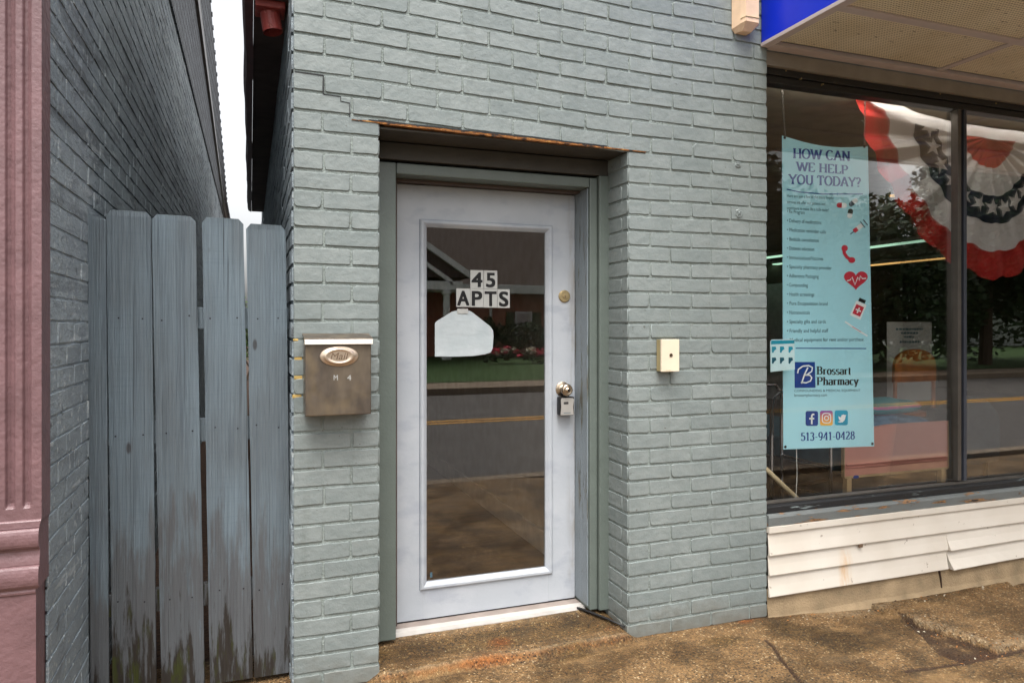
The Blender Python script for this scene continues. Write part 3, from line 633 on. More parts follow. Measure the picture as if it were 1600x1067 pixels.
# ------------------------------------------------------------------ neighbour building on the left
XN = -.577
nb = empty('neighbour_building', 'neighbouring building with a grey painted brick flank and a pink fluted pilaster', 'building', (-1.2, -.4, 0))
bm = B(); NM = lambda u, v, n: Vector((XN + n, u, v))
for k in range(-22, 33):
    z0, z1 = 1.53 + k * CS + .0035, 1.53 + (k + 1) * CS - .0035
    row_bricks(bm, -.42, 16.0, .222 if k % 2 else .111, .2235, z0, z1, NM, hi=False, f=.0032, j=.007)
sheet(bm, lambda u, v: NM(u, v, 0), -.42, 16, -.1, 4.0, 40, 10)
rbox(bm, -3, XN - .002, 15.9, 16, -.1, 3.9, 0)
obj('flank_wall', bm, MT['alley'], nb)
# shingled overhang with a lower band, a board and an upper band that falls towards the back
bm = B(); b2 = B(); b3 = B()
ze = 3.88
def zt(y): return 3.95 + 1.45 * cl((13.2 - y) / 7.0, 0, 1.4)
ys = [-.4 + 16.4 * i / 60 for i in range(61)]
def band(bm, fn):
    rr = [[bm.verts.new(p) for p in fn(y)] for y in ys]
    for A, C2 in zip(rr, rr[1:]):
        for k in range(len(A) - 1): bm.faces.new((A[k], C2[k], C2[k + 1], A[k + 1]))
band(bm, lambda y: [(XN - .1, y, ze), (XN + .02, y, ze - .005), (XN + .045, y, ze + (zt(y) - ze) * .5), (XN - .1, y, ze + (zt(y) - ze) * .5)])
band(b2, lambda y: [(XN - .02, y, ze + (zt(y) - ze) * .5), (XN + .075, y, ze + (zt(y) - ze) * .5), (XN + .075, y, ze + (zt(y) - ze) * .6), (XN - .02, y, ze + (zt(y) - ze) * .6)])
band(b3, lambda y: [(XN + .06, y, ze + (zt(y) - ze) * .6), (XN + .125, y, zt(y) + .02), (XN + .1, y, zt(y) + .04), (XN - .8, y, zt(y) + .06)])
for y in [i * .28 for i in range(2, 56)]: rbox(b3, XN + .10, XN + .135, y, y + .06, zt(y), zt(y) + .045, .004)
obj('shingle_band', bm, MT['shingle'], nb); obj('shingle_band', b3, MT['shingle'], nb); obj('eave_board', b2, MT['alu'], nb)
# pilaster: fluted shaft on moulded base
PX1, PY = -.570, -.514
pil = link(bpy.data.objects.new('pilaster', None)); pil.parent = nb; pil.location = Vector((-.72, PY, 0)) - Vector((-1.2, -.4, 0))
xs = [atY(px, 0, PY).x for px in (65, 50.5, 49, 46, 42, 38, 35.5, 34, 25.5, 24, 20, 15, 10.5, 8, 6.5)]
dd = [0, 0, .001, .009, .013, .010, .002, 0, 0, .001, .009, .0135, .009, .001, 0]
prof = list(zip(xs, dd)); pitch = xs[7] - xs[14]
for rep in range(1, 5):
    prof += [(x - pitch * rep, d) for x, d in zip(xs[8:], dd[8:])]
def ez(py, px=40): return atY(px, py, PY).z
zf = ez(792)
bm = B()
zs_ = [(4.0, 1), (zf + .012, 1), (zf + .004, .75), (zf, .35), (zf - .004, 0), (ez(812), 0)]
rr = [[bm.verts.new((x, PY + d * k, z)) for x, d in prof] for z, k in zs_]
for A, C2 in zip(rr, rr[1:]):
    for k in range(len(A) - 1): fce = bm.faces.new((A[k], A[k + 1], C2[k + 1], C2[k]))
xl = prof[-1][0]
for x in (xs[0], xl):
    bm.faces.new([bm.verts.new(p) for p in ((x, PY, 4), (x, PY, ez(812)), (x, PY + .096, ez(812)), (x, PY + .096, 4))])
obj('shaft', bm, MT['pink'], pil)
bm = B()
def rnd(y0, y1, d0, dm, n=9): return [(y0 + (y1 - y0) * (1 - cos(pi * i / n)) / 2, d0 + dm * sin(pi * i / n) ** .8) for i in range(n + 1)]
mo = [(812, 0), (813, .004), (814.5, .0065), (822, .0075), (823.5, .008)] + rnd(825, 856, .006, .012) + [(857, .003), (861, .001), (868, .0025), (876, .006), (881, .0075)] + rnd(883, 917, .007, .012) + [(918, .006), (921, .004), (924, .0055), (927, .0045), (929, .0), (1300, .0)]
po = [(ez(y), d) for y, d in mo]
loops = []
def bx(z): return .0005 if z > ez(822) else (.004 if z > ez(919) else .014)
for z, d in po: loops.append([bm.verts.new(p) for p in ((xl - .02 - d, PY + .097, z), (xl - .02 - d, PY - d, z), (xs[0] - bx(z), PY - d, z), (xs[0] - bx(z), PY + .097, z))])
for A, C2 in zip(loops, loops[1:]):
    for k in range(3):
        f_ = bm.faces.new((A[k], C2[k], C2[k + 1], A[k + 1]))
obj('base', bm, MT['pink'], pil)
bm = B(); rbox(bm, xl - .9, XN - .01, PY + .098, PY + .3, -.1, 4, .003); obj('front_wall', bm, MT['pink'], nb)

# ------------------------------------------------------------------ fence across the passage
FY = .15
fen = empty('picket_fence', 'weathered blue grey dog eared picket fence closing the narrow passage', 'fence', (-.2, FY, 0))
bds = [((136, 334, 165.5, 339), (141.5, 170)), ((166, 330, 236, 331), (175.5, 244)), ((237, 337, 305.5, 338), (252, 320)), ((315.5, 340, 380, 342), (328, 395)), ((384.5, 350, 446, 352), (397.5, 456))]
for i, ((xa, ya, xb, yb), (xc, xd)) in enumerate(bds):
    a, b = atY(xa, ya, FY), atY(xb, yb, FY); c, d = atY(xc, 1062, FY), atY(xd, 1062, FY)
    z0 = .02; e = .022; zt_ = max(a.z, b.z); bw = (b.x - a.x)
    lx = lambda z: a.x + (c.x - a.x) * (a.z - z) / (a.z - c.z); rx = lambda z: b.x + (d.x - b.x) * (b.z - z) / (b.z - d.z)
    bm = B(); n = 22; yf = FY + random.uniform(-.003, .003)
    lft = [Vector((lx(z) + random.uniform(-.0007, .0007), yf + .003 * sin(z * 2 + i), z)) for z in [z0 + (zt_ - e - z0) * k / n for k in range(n + 1)]]
    rgt = [Vector((rx(z) + random.uniform(-.0007, .0007), yf + .003 * sin(z * 2 + i), z)) for z in [z0 + (zt_ - e - z0) * k / n for k in range(n + 1)]]
    if i == 0: topp = [Vector((rx(zt_), yf, zt_ - .02)), Vector((lx(zt_) + .004, yf, zt_))]
    else: topp = [Vector((rx(zt_) - e * .8, yf, zt_ - .002)), Vector((lx(zt_) + e * .8, yf, zt_))]
    # curved face strip (slight cupping) front and back
    fr_, bk_ = [], []
    rows = [(l, r) for l, r in zip(lft, rgt)] + [(topp[1], topp[0])]
    G2 = []
    for l, r in rows:
        G2.append([bm.verts.new(l.lerp(r, t) + Vector((0, -.0022 * (1 - (2 * t - 1) ** 2), 0))) for t in (0, .03, .25, .5, .75, .97, 1)])
    H2 = [[bm.verts.new(v.co + Vector((0, .017, 0))) for v in rw] for rw in G2]
    for j in range(len(G2) - 1):
        for k in range(6):
            bm.faces.new((G2[j][k], G2[j][k + 1], G2[j + 1][k + 1], G2[j + 1][k])); bm.faces.new((H2[j][k + 1], H2[j][k], H2[j + 1][k], H2[j + 1][k + 1]))
        bm.faces.new((G2[j + 1][0], H2[j + 1][0], H2[j][0], G2[j][0])); bm.faces.new((G2[j][6], H2[j][6], H2[j + 1][6], G2[j + 1][6]))
    for k in range(6): bm.faces.new((G2[-1][k], G2[-1][k + 1], H2[-1][k + 1], H2[-1][k])); bm.faces.new((G2[0][k + 1], G2[0][k], H2[0][k], H2[0][k + 1]))
    bo = obj('board', bm, MT['fence'], fen)
    if i:
        bmn = B()
        for zy in (497, 672, 930):
            for t in (.2, .8):
                z = atY(300, zy + random.uniform(-4, 4), FY).z; x = lx(z) + (rx(z) - lx(z)) * (t + random.uniform(-.06, .06))
                lathe(bmn, (x, yf + .003 * sin(z * 2 + i) - .0005, z), (0, -1, 0), [(0, .0038), (.0012, .0034), (.0016, 0)], 8)
        pieces('nail', bmn, MT['steel'], bo)
for (ya, yb) in ((480, 514), (654, 690), (913, 947)):
    z1, z0 = atY(300, ya, FY + .03).z, atY(300, yb, FY + .03).z
    bm = B(); rbox(bm, XN + .008, XL - .012, FY + .019, FY + .057, z0, z1, .003); obj('rail', bm, MT['fence'], fen)
bm = B(); rbox(bm, XN + .008, XN + .05, FY + .058, FY + .1, 0, 1.85, .003); obj('post', bm, MT['fence'], fen)

# ------------------------------------------------------------------ mailbox
mb = empty('mailbox', 'brown metal wall mailbox with white edged lid and oval plate', 'mailbox', (.3, -.1, .95))
MY = -.115
m0, m1 = atY(477, 651, MY), atY(580, 541, MY)
mx0, mx1, mz0, mz1 = m0.x, m1.x, m0.z, m1.z + .01
bm = B(); rbox(bm, mx0, mx1, MY, -.008, mz0, mz1, .004); obj('box', bm, MT['mail'], mb)
bm = B(); lz0, lz1 = mz1 - .002, mz1 + .019
prism(bm, [Vector((mx0 - .004, MY - .012, lz0)), Vector((mx0 - .004, MY - .012, lz1)), Vector((mx0 - .004, MY - .004, lz1 + .004)), Vector((mx0 - .004, -.008, lz1 + .021)), Vector((mx0 - .004, -.008, lz1 + .015)), Vector((mx0 - .004, MY - .006, lz0 + .012)), Vector((mx0 - .004, MY - .006, lz0))], (mx1 - mx0 + .009, 0, 0))
lid = obj('lid', bm, MT['mail'], mb)
bm = B(); rbox(bm, mx0 - .0035, mx1 + .0045, MY - .0145, MY - .0122, lz0 + .001, lz1 - .001, .0008, 1); obj('lid_edge', bm, MT['maillid'], lid)
pc = atY(530, 556.5, MY); bm = B()
n = 40
for ring in range(1): pass
pr = [(1.0, 0), (1.0, .003), (.94, .0045), (.86, .0045), (.78, .010), (.70, .0125), (.62, .0115), (.5, .009), (.0, .009)]
rr = [[bm.verts.new((pc.x + .073 * k * cos(2 * pi * i / n), MY - h, pc.z + .039 * k * sin(2 * pi * i / n))) for i in range(n)] for k, h in pr[:-1]]
for A, C2 in zip(rr, rr[1:]):
    for i in range(n): bm.faces.new((A[i], A[(i + 1) % n], C2[(i + 1) % n], C2[i])).smooth = True
bm.faces.new(rr[-1]); pl = obj('name_plate', bm, simple('bright bronze plate', srgb(204, 184, 164), .28, .8, var=.04), mb)
bm = text_mesh('Mail'); 
for v in bm.verts: v.co.x += v.co.y * .25
fit(bm, (pc.x - .034, MY - .0092, pc.z - .012), (pc.x + .034, MY - .0092, pc.z - .012), .026, d=.0004); obj('lettering', bm, MT['bedmetal'], pl)
for ch, px in (('M', 524.5), ('4', 545.5)):
    bm = text_mesh(ch); q = atY(px, 594, MY); s_ = q - atY(px + 4.5, 594, MY)
    fit(bm, q + s_ * .7, q - s_ * .7, .020, d=.0009); obj('letter', bm, MT['sticker'], mb)

# ------------------------------------------------------------------ doorbell box, lamp box
db = empty('doorbell_box', 'small cream plastic door bell box on the brick right of the door', 'doorbell', (1.83, 0, 1.3))
DBY = -.052; d0, d1 = atY(1033.5, 581, DBY), atY(1061.5, 530, DBY)
bm = B(); rbox(bm, d0.x, d1.x, DBY, DBY + .012, d0.z, d1.z, .0025); obj('cover', bm, MT['cream'], db)
bm = B(); rbox(bm, d0.x + .0015, d1.x - .0015, DBY + .0125, -.007, d0.z + .0015, d1.z - .0015, .001); obj('back_box', bm, MT['creamdk'], db)
c = atY(1048.5, 555, DBY); bm = B(); lathe(bm, (c.x, DBY, c.z), (0, -1, 0), [(0, .009), (.002, .0085), (.0025, .0062), (.0005, .0058), (.0012, .0)], 20); obj('button', bm, simple('dark brown button', srgb(70, 52, 32), .3), db, True)
bm = B(); rbox(bm, d0.x + .022, d0.x + .05, DBY - .0006, DBY + .001, d0.z + .006, d0.z + .0072, 0); obj('slot', bm, MT['creamdk'], db)
lb = empty('wall_light_box', 'cream plastic wall light housing beside the blue sign', 'light fixture', (2.28, 0, 2.95))
q0, q1 = atY(1155, 48, -.05), atY(1181, 0, -.05); bm = B()
x0, x1 = q0.x, q1.x; zb = q0.z
sec = [(x0 - .012, -.008, 0.02), (x0, -.06, .03), (x0 + .012, -.085, .035), (x1 - .01, -.085, .035), (x1, -.07, .03), (x1, -.008, .02)]
lo = [bm.verts.new((x, y, zb + dz)) for x, y, dz in sec]; hi_ = [bm.verts.new((x, y, zb + .34)) for x, y, dz in sec]
cap_ = [bm.verts.new((x0 + .012 + (x - x0) * .62, y * .55 - .004, zb)) for x, y, dz in sec]
for k in range(5): bm.faces.new((lo[k], lo[k + 1], hi_[k + 1], hi_[k])); bm.faces.new((cap_[k], cap_[k + 1], lo[k + 1], lo[k]))
bm.faces.new(cap_[::-1]); bm.faces.new(hi_); bmesh.ops.recalc_face_normals(bm, faces=bm.faces); obj('housing', bm, simple('peach cream housing', srgb(228, 196, 164), .45), lb)
bm = B(); tube(bm, [(x0 - .001, -.062, zb + .052), (x0 + .012, -.0868, zb + .057), (x1 - .01, -.0868, zb + .057), (x1 + .001, -.071, zb + .052)], .0016, 6); obj('seam', bm, MT['creamdk'], lb)

# ------------------------------------------------------------------ canopy sign
can = empty('sign_canopy', 'projecting shop canopy with a glossy blue sign box and tan perforated soffit', 'canopy', (5, -.75, 2.84))
CX0, CY1 = 2.385, -1.5
bm = B(); rbox(bm, CX0, CX0 + .02, CY1, -.012, 2.845, 4.0, .003); rbox(bm, CX0, 14, CY1 - .03, CY1, 2.845, 4.0, .003); pieces('sign_panel', bm, MT['signblue'], can)
bm = B(); rbox(bm, CX0 + .02, 14, CY1, -.012, 3.96, 4.0, 0); obj('top_cover', bm, MT['tbar'], can)
bm = B(); rbox(bm, CX0 - .003, CX0 + .045, CY1 - .03, -.010, 2.826, 2.8445, .002)
rbox(bm, CX0 + .046, 14, -.055, .012, 2.826, 2.846, .002); rbox(bm, CX0 + .046, 14, CY1 - .03, CY1 + .03, 2.826, 2.8445, .002); pieces('edge_strip', bm, MT['tbar'], can)
bys = [-.055, -.475, -.955, -1.47]; bxs = [2.43, 3.53, 4.65, 5.77, 6.89, 8.01, 9.13, 10.25, 11.4, 12.6, 14]
for y in (-.475, -.955): 
    bm = B(); rbox(bm, CX0 + .046, 14, y - .03, y + .02, 2.8275, 2.846, .002); obj('ceiling_bar', bm, MT['tbar'], can)
for x in bxs[1:-1]:
    bm = B()
    for ya, yb in ((-.454, -.056), (-.934, -.506), (-1.469, -.986)): rbox(bm, x - .02, x + .02, ya, yb, 2.829, 2.846, .002)
    obj('ceiling_bar', bm, MT['tbar'], can)
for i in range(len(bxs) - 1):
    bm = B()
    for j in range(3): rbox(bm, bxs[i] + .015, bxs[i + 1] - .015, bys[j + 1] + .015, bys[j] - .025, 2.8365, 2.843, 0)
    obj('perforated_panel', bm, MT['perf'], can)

# ------------------------------------------------------------------ storefront
WY = .085
sf = empty('shopfront', 'shop window front with black head, peeling grey sill and cream siding', 'shopfront', (5, 0, 0))
bm = B(); rbox(bm, XE + .002, 14, .022, .12, 2.757, 2.826, .002); obj('fascia', bm, MT['fascia'], sf)
bm = B(); rbox(bm, XE + .002, 14, .045, .13, 2.722, 2.756, .003); rbox(bm, XE + .002, 14, .058, .13, 2.685, 2.721, .004); pieces('window_head', bm, MT['header'], sf)
bm = B()
for px, py in ((1228, 111), (1252, 123), (1286, 132), (1326, 121), (1373, 130), (1469, 147), (1556, 162)):
    c = atY(px, py, .045); lathe(bm, (c.x, .056, c.z), (0, -1, 0), [(0, .005), (.012, .0045), (.016, .0025), (.0162, 0)], 8)
pieces('screw', bm, MT['brass'], sf)
mxa, mxb = atY(1494.5, 0, WY - .02).x, atY(1507, 0, WY - .02).x
bm = B(); rbox(bm, mxa, mxa + (mxb - mxa) * .42, .055, .10, .552, 2.684, .002); ml = obj('mullion', bm, MT['alu'], sf)
bm = B(); rbox(bm, mxa + (mxb - mxa) * .44, mxa + (mxb - mxa) * .62, .07, .10, .552, 2.684, 0); obj('gasket', bm, MT['ironblk'], ml)
bm = B(); rbox(bm, mxa + (mxb - mxa) * .64, mxb, .05, .10, .552, 2.684, .002); obj('cover_strip', bm, MT['bluegrey'], ml)
xm2 = mxb + (mxb - XE); bm = B(); rbox(bm, xm2, xm2 + .06, .055, .10, .552, 2.684, .002); obj('mullion', bm, MT['alu'], sf)
for a, b in ((XE + .002, mxa), (mxb, xm2), (xm2 + .06, 14)):
    bm = B(); rbox(bm, a, b, WY, WY + .006, .54, 2.69, 0); obj('glass_pane', bm, MT['glassw'], sf)
bm = B(); rbox(bm, XE + .002, 14, .045, .083, .533, .545, .003); obj('bottom_rail', bm, MT['alu'], sf)
bm = B(); rbox(bm, XE + .002, 14, .003, .13, .4995, .532, .004); obj('window_base', bm, chipped('cracked black rail paint', srgb(30, 31, 33), srgb(120, 130, 130), srgb(60, 50, 44), .6, (4, 12, 40)), sf)
bm = B()
nn = 90
pp = lambda x: [(-.018 + .004 * noise.noise(Vector((x * 11, 5, 0))), .442 + .004 * noise.noise(Vector((x * 9, 0, 0)))), (-.021, .484 + .003 * noise.noise(Vector((x * 7, 3, 0)))), (-.016, .494), (-.004, .4985), (.13, .4985), (.13, .442)]
rr = [[bm.verts.new((x, y, z)) for y, z in pp(x)] for x in [XE + .002 + 6 * i / nn for i in range(nn + 1)] + [14]]
for A, C2 in zip(rr, rr[1:]):
    for k in range(6): bm.faces.new((A[k], A[(k + 1) % 6], C2[(k + 1) % 6], C2[k]))
bm.faces.new(rr[0]); bmesh.ops.recalc_face_normals(bm, faces=bm.faces); obj('sill', bm, MT['sill'], sf)
# siding courses
def lap(bm, x0, x1, z0, z1, out=.012, curl=0):
    n = max(2, int((x1 - x0) / .08)); rr = []
    for i in range(n + 1):
        x = x0 + (x1 - x0) * i / n; c = curl * max(0, 1 - (x - x0) / .5) if curl else 0; wv = .0012 * noise.noise(Vector((x * 2, z0 * 9, 0)))
        ex = -.016 * curl / .02 if (curl and i == 0) else 0
        sec = [(.004 - wv, z1), (-.003 - c * .3 - wv, z0 + (z1 - z0) * .5), (-out - c - wv, z0 + .004), (-out - c - wv + .001, z0), (.0, z0 + .001)]
        rr.append([bm.verts.new((x + (ex * (z1 - z) / (z1 - z0) * -1 if ex else 0), y - .012, z)) for y, z in sec])
    for A, C2 in zip(rr, rr[1:]):
        for k in range(4): bm.faces.new((A[k], C2[k], C2[k + 1], A[k + 1]))
    bm.faces.new(rr[0]); bm.faces.new(rr[-1][::-1])
zz = [.441, .405, .296, .197, .091]; seam = atY(1474, 0, 0).x
bm = B(); rbox(bm, XE + .003, 14, -.022, .05, zz[1] + .002, zz[0] - .001, .003); obj('siding_board', bm, MT['siding'], sf)
bm = B(); lap(bm, XE + .003, 14, zz[2], zz[1]); obj('siding_board', bm, MT['siding'], sf)
for k in (2, 3):
    bm = B(); lap(bm, XE + .003, seam + .01, zz[k + 1], zz[k]); obj('siding_board', bm, MT['siding'], sf)
    bm = B(); lap(bm, seam + (.004 if k == 2 else .008), 14, zz[k + 1] - .002, zz[k] - .002, .014, .02 if k == 3 else .012); obj('siding_board', bm, MT['siding'], sf)
bm = B(); c = atY(1344, 851, -.02); rbox(bm, c.x - .012, c.x + .012, -.0285, -.018, c.z - .012, c.z + .006, .003); obj('broken_corner', bm, MT['bedmetal'], sf)
bm = B(); n = 120; rr = []
for i in range(n + 1):
    x = XE + .001 + 6.0 * i / n; q = noise.noise(Vector((x * 6, 0, 4))) * .006
    rr.append([bm.verts.new(p) for p in ((x, .02, .12), (x, -.006, .12), (x, -.008 + q * .3, .05), (x, -.016 + q, -.01 + q), (x, -.04 + 2 * q, -.06 + q), (x, -.06, -.12))])
for A, C2 in zip(rr, rr[1:]):
    for k in range(5): bm.faces.new((A[k], C2[k], C2[k + 1], A[k + 1]))
obj('foundation', bm, MT['found'], sf)
c = atY(1466, 905, -.008); bm = B(); ribbon(bm, [Vector((c.x, 0, .095)), Vector((c.x + .012, 0, .05)), Vector((c.x + .018, 0, -.01))], .006, -.0165, -.004); obj('joint', bm, MT['dirt'], sf)
bm = B(); rbox(bm, XE - .02, 14, .13, .16, .08, .503, 0); obj('stall_riser', bm, MT['shopwall'], sf)

# ------------------------------------------------------------------ shop room
def struct(name, bm, m): return obj(name, bm, m, kind='structure')
bm = B(); rbox(bm, XE + .02, 14, .165, 8.5, .06, .1, 0); struct('shop_floor', bm, MT['shopfloor'])
bm = B(); rbox(bm, XE + .02, 14, .2, 8.5, 2.75, 2.8, 0); struct('shop_ceiling', bm, MT['shopceil'])
bm = B(); rbox(bm, XE + .0, 14, 8.5, 8.6, 0, 2.8, 0); rbox(bm, XE, XE + .02, .31, 8.5, 0, 2.8, 0); rbox(bm, 14, 14.1, .1, 8.6, 0, 2.8, 0); struct('shop_wall', bm, MT['shopwall'])
def tube_light(pa, pb, mat, label):
    t = empty('ceiling_light', label, 'ceiling light', ((pa + pb) / 2), 'strip lights on the shop ceiling'); d = (pb - pa).normalized()
    bm = B(); rbox(bm, min(pa.x, pb.x) - .09, max(pa.x, pb.x) + .09, min(pa.y, pb.y), max(pa.y, pb.y), 2.64, 2.70, .004); obj('housing', bm, MT['whitetrim'], t)
    bm = B(); rbox(bm, min(pa.x, pb.x) - .07, max(pa.x, pb.x) + .07, min(pa.y, pb.y) + .02, max(pa.y, pb.y) - .02, 2.622, 2.639, .003); obj('diffuser', bm, mat, t)
for (ax, ay, ly, mt, lab) in ((1400, 382, 1.5, 'tube', 'lit greenish strip light left of the bunting, nearer the window'), (1412, 410, 2.2, 'tubew', 'lit amber strip light below the edge of the bunting'), (1206, 402, 1.2, 'tube', 'upper lit greenish strip light between brick pier and banner'), (1206, 414, 1.2, 'tube', 'lower lit greenish strip light between brick pier and banner')):
    p = atZ(ax, ay, 2.63); tube_light(Vector((p.x, p.y - ly / 2, 2.63)), Vector((p.x, p.y + ly / 2, 2.63)), MT[mt], lab)

tube_light(Vector((5.6, .9, 2.63)), Vector((5.6, 2.1, 2.63)), MT['tubew'], 'lit amber strip light half hidden by the upper left edge of the bunting')
# unseen fill light added behind the window head to brighten the bunting
t = empty('ceiling_light', 'long unseen fill light added behind the black window head to brighten the bunting', 'ceiling light', (5.6, .16, 2.74), 'strip lights on the shop ceiling')
bm = B(); rbox(bm, 2.6, 9, .132, .198, 2.745, 2.756, 0); obj('housing', bm, MT['whitetrim'], t); bm = B(); rbox(bm, 2.6, 9, .134, .19, 2.728, 2.744, 0); obj('diffuser', bm, MT['fill_strip'], t)
# ------------------------------------------------------------------ banner
BY = .17
def bp(px, py, d=0): v = atY(px, py, BY); v.y = BY - d; return v
ban = empty('banner', 'pale blue vinyl pharmacy banner hanging on two chains behind the shop window', 'banner', bp(1290, 700))
bm = B(); nu, nv = 16, 24; g = []
tl, tr, bl, br = (1222, 212), (1356, 229), (1224, 702), (1366, 697)
def bq(u, v):
    sag = 9 * sin(pi * u) * (1 - v) ** 6 * .9
    x = (tl[0] * (1 - u) + tr[0] * u) * (1 - v) + (bl[0] * (1 - u) + br[0] * u) * v; y = (tl[1] * (1 - u) + tr[1] * u) * (1 - v) + (bl[1] * (1 - u) + br[1] * u) * v
    return bp(x, y + sag)
g = [[bm.verts.new(bq(i / nu, j / nv)) for i in range(nu + 1)] for j in range(nv + 1)]
h = [[bm.verts.new(v.co + Vector((0, .0012, 0))) for v in rw] for rw in g]
for j in range(nv):
    for i in range(nu): bm.faces.new((g[j][i], g[j + 1][i], g[j + 1][i + 1], g[j][i + 1])); bm.faces.new((h[j][i], h[j][i + 1], h[j + 1][i + 1], h[j + 1][i]))
obj('sheet', bm, MT['banner'], ban)
def hpx(px, py, n): return (atY(px, py, BY) - atY(px, py + n, BY)).length
def sline(s, x0, y0, x1, y1, h, mat, serif=True, name='lettering', cap=None, **kw):
    bm = serif_mesh(s, **kw) if serif else text_mesh(s)
    fit(bm, bp(x0, y0), bp(x1, y1), hpx(x0, y0, h), d=.0012, capref=cap if cap else (1.0 if serif else .73)); obj(name, bm, mat, ban)
sline('HOW CAN', 1239, 247.5, 1328, 252, 15.5, MT['blueink'], thick=.21, thin=.08); sline('WE HELP', 1243, 267, 1325, 272.5, 14, MT['blueink'], thick=.21, thin=.08); sline('YOU TODAY?', 1231, 287.5, 1345, 292.5, 15, MT['blueink'], thick=.22, thin=.09)
def bar(pts, wd, mat, name='rule'):
    bm = B()
    for a, b in zip(pts, pts[1:]):
        A_, B_ = bp(*a, d=.0014), bp(*b, d=.0014); d = (B_ - A_).normalized(); n = Vector((-d.z, 0, d.x)) * wd / 2
        bm.faces.new([bm.verts.new(p) for p in (A_ - n, B_ - n, B_ + n, A_ + n)])
    return obj(name, bm, mat, ban)
bar([(1229, 296), (1250, 300.5), (1285, 303.5), (1348, 303.5)], .0055, MT['blueink']); bar([(1243, 544), (1353, 544.5)], .0052, MT['blueink'])
tx = [("Here are just a few of the many helpful", 309.5, 1302), ("services we offer our patients and", 319, 1289), ("customers to make life a little easier!", 328.5, 1295)]
for s_, y, x1 in tx: sline(s_, 1229.5, y - 1.2, x1, y + 2.2, 5, MT['greyink'], False)
bl_ = ["\u2022 Rx Program", "\u2022 Delivery of medications", "\u2022 Medication reminder calls", "\u2022 Bedside consultation", "\u2022 Diabetes education", "\u2022 Immunizations/Vaccines", "\u2022 Specialty pharmacy provider", "\u2022 Adherence Packaging", "\u2022 Compounding", "\u2022 Health screenings", "\u2022 Pure Encapsulation brand", "\u2022 Nutraceuticals", "\u2022 Specialty gifts and cards", "\u2022 Friendly and helpful staff", "\u2022 Medical equipment for rent and/or purchase"]
ends = [1257, 1283, 1290, 1279, 1272, 1286, 1299, 1279, 1262, 1272, 1293, 1265, 1290, 1294, 1349]
for k, (s_, x1) in enumerate(zip(bl_, ends)):
    y = 333 + 14.35 * k; sl_ = (508 - y) / 2680 * (x1 - 1230) * 1.1
    sline(s_, 1229.5, y, x1, y + sl_, 6, MT['greyink'], False)
def poly(pts, mat, name='emblem', d=.0013, par=None):
    bm = B(); bm.faces.new([bm.verts.new(bp(x, y, d)) for x, y in pts]); return obj(name, bm, mat, par or ban)
def polys(L, mat, name, d=.0013):
    bm = B()
    for pts in L: bm.faces.new([bm.verts.new(bp(x, y, d)) for x, y in pts])
    return obj(name, bm, mat, ban)
def stroke_px(L, wpx, mat, name, d=.002):
    bm = B()
    for pts in L: stroke2(bm, pts, lambda *_: wpx)
    for v in bm.verts: v.co = bp(v.co.x, v.co.y, d)
    return obj(name, bm, mat, ban)
def circ(cx, cy, r, n=20, ry=None): return [(cx + r * cos(2 * pi * i / n), cy + (ry or r) * sin(2 * pi * i / n)) for i in range(n)]
# logo square with a script B
polys([[(1241, 565.5), (1273, 565.5), (1274, 605.5), (1241.5, 606)]], MT['blueink'], 'logo')
stroke_px([[(1262, 574), (1257, 584), (1252, 599)], [(1246, 583), (1247, 577), (1254, 572), (1263, 571), (1269, 574), (1268, 580), (1261, 585), (1257, 586)], [(1258, 586), (1265, 586), (1268, 590), (1266, 595), (1259, 598), (1251, 597)]], 2.1, MT['whiteink'], 'script_letter')
sline('Brossart', 1275.5, 585, 1329.5, 585, 12.5, MT['ink'], cap=1, thick=.21); sline('Pharmacy', 1275.5, 601.5, 1342, 601, 12.5, MT['ink'], cap=1, thick=.21)
sline('COMPOUNDING & MEDICAL EQUIPMENT', 1241, 612.2, 1344, 611.5, 4, MT['greyink'], False); sline('brossartpharmacy.com', 1241, 619.5, 1292, 619, 4.8, MT['greyink'], False)
sline('513-941-0428', 1251, 688.5, 1335.5, 686, 13, MT['blueink'], thick=.18, thin=.07)
def rsq(x0, x1, y0, y1, r=3): 
    return [(cx + r * cos(R(a + t)), cy + r * sin(R(a + t))) for cx, cy, a in ((x1 - r, y1 - r, 0), (x0 + r, y1 - r, 90), (x0 + r, y0 + r, 180), (x1 - r, y0 + r, 270)) for t in (0, 30, 60, 90)]
polys([rsq(1258.5, 1278, 642, 665)], MT['blueink'], 'social_icon'); stroke_px([[(1272, 647.2), (1269.3, 647.2), (1268, 649), (1268, 662.5)], [(1264, 653.7), (1271.8, 653.7)]], 2.6, MT['whiteink'], 'letter')
polys([rsq(1281, 1301, 641.5, 664.5)], MT['insta'], 'social_icon'); stroke_px([rsq(1284.5, 1297.5, 645.5, 660.5, 4) + [(1297.5, 656.5)], [(x, y) for x, y in circ(1291, 653, 3.3)] + [(1294.3, 653)]], 1.5, MT['whiteink'], 'camera_mark'); polys([circ(1295, 648.3, .9, 10)], MT['whiteink'], 'dot', .002)
polys([rsq(1304, 1324.5, 641, 664)], MT['skyink'], 'social_icon'); polys([[(1308.5, 658.5), (1313, 657.5), (1310.5, 655), (1309.5, 650), (1313.5, 652), (1314.5, 648.5), (1317.5, 647.3), (1320, 648.3), (1322, 648), (1320.7, 650.5), (1320, 655), (1316.5, 659.3), (1312, 660)]], MT['whiteink'], 'bird_mark', .002)
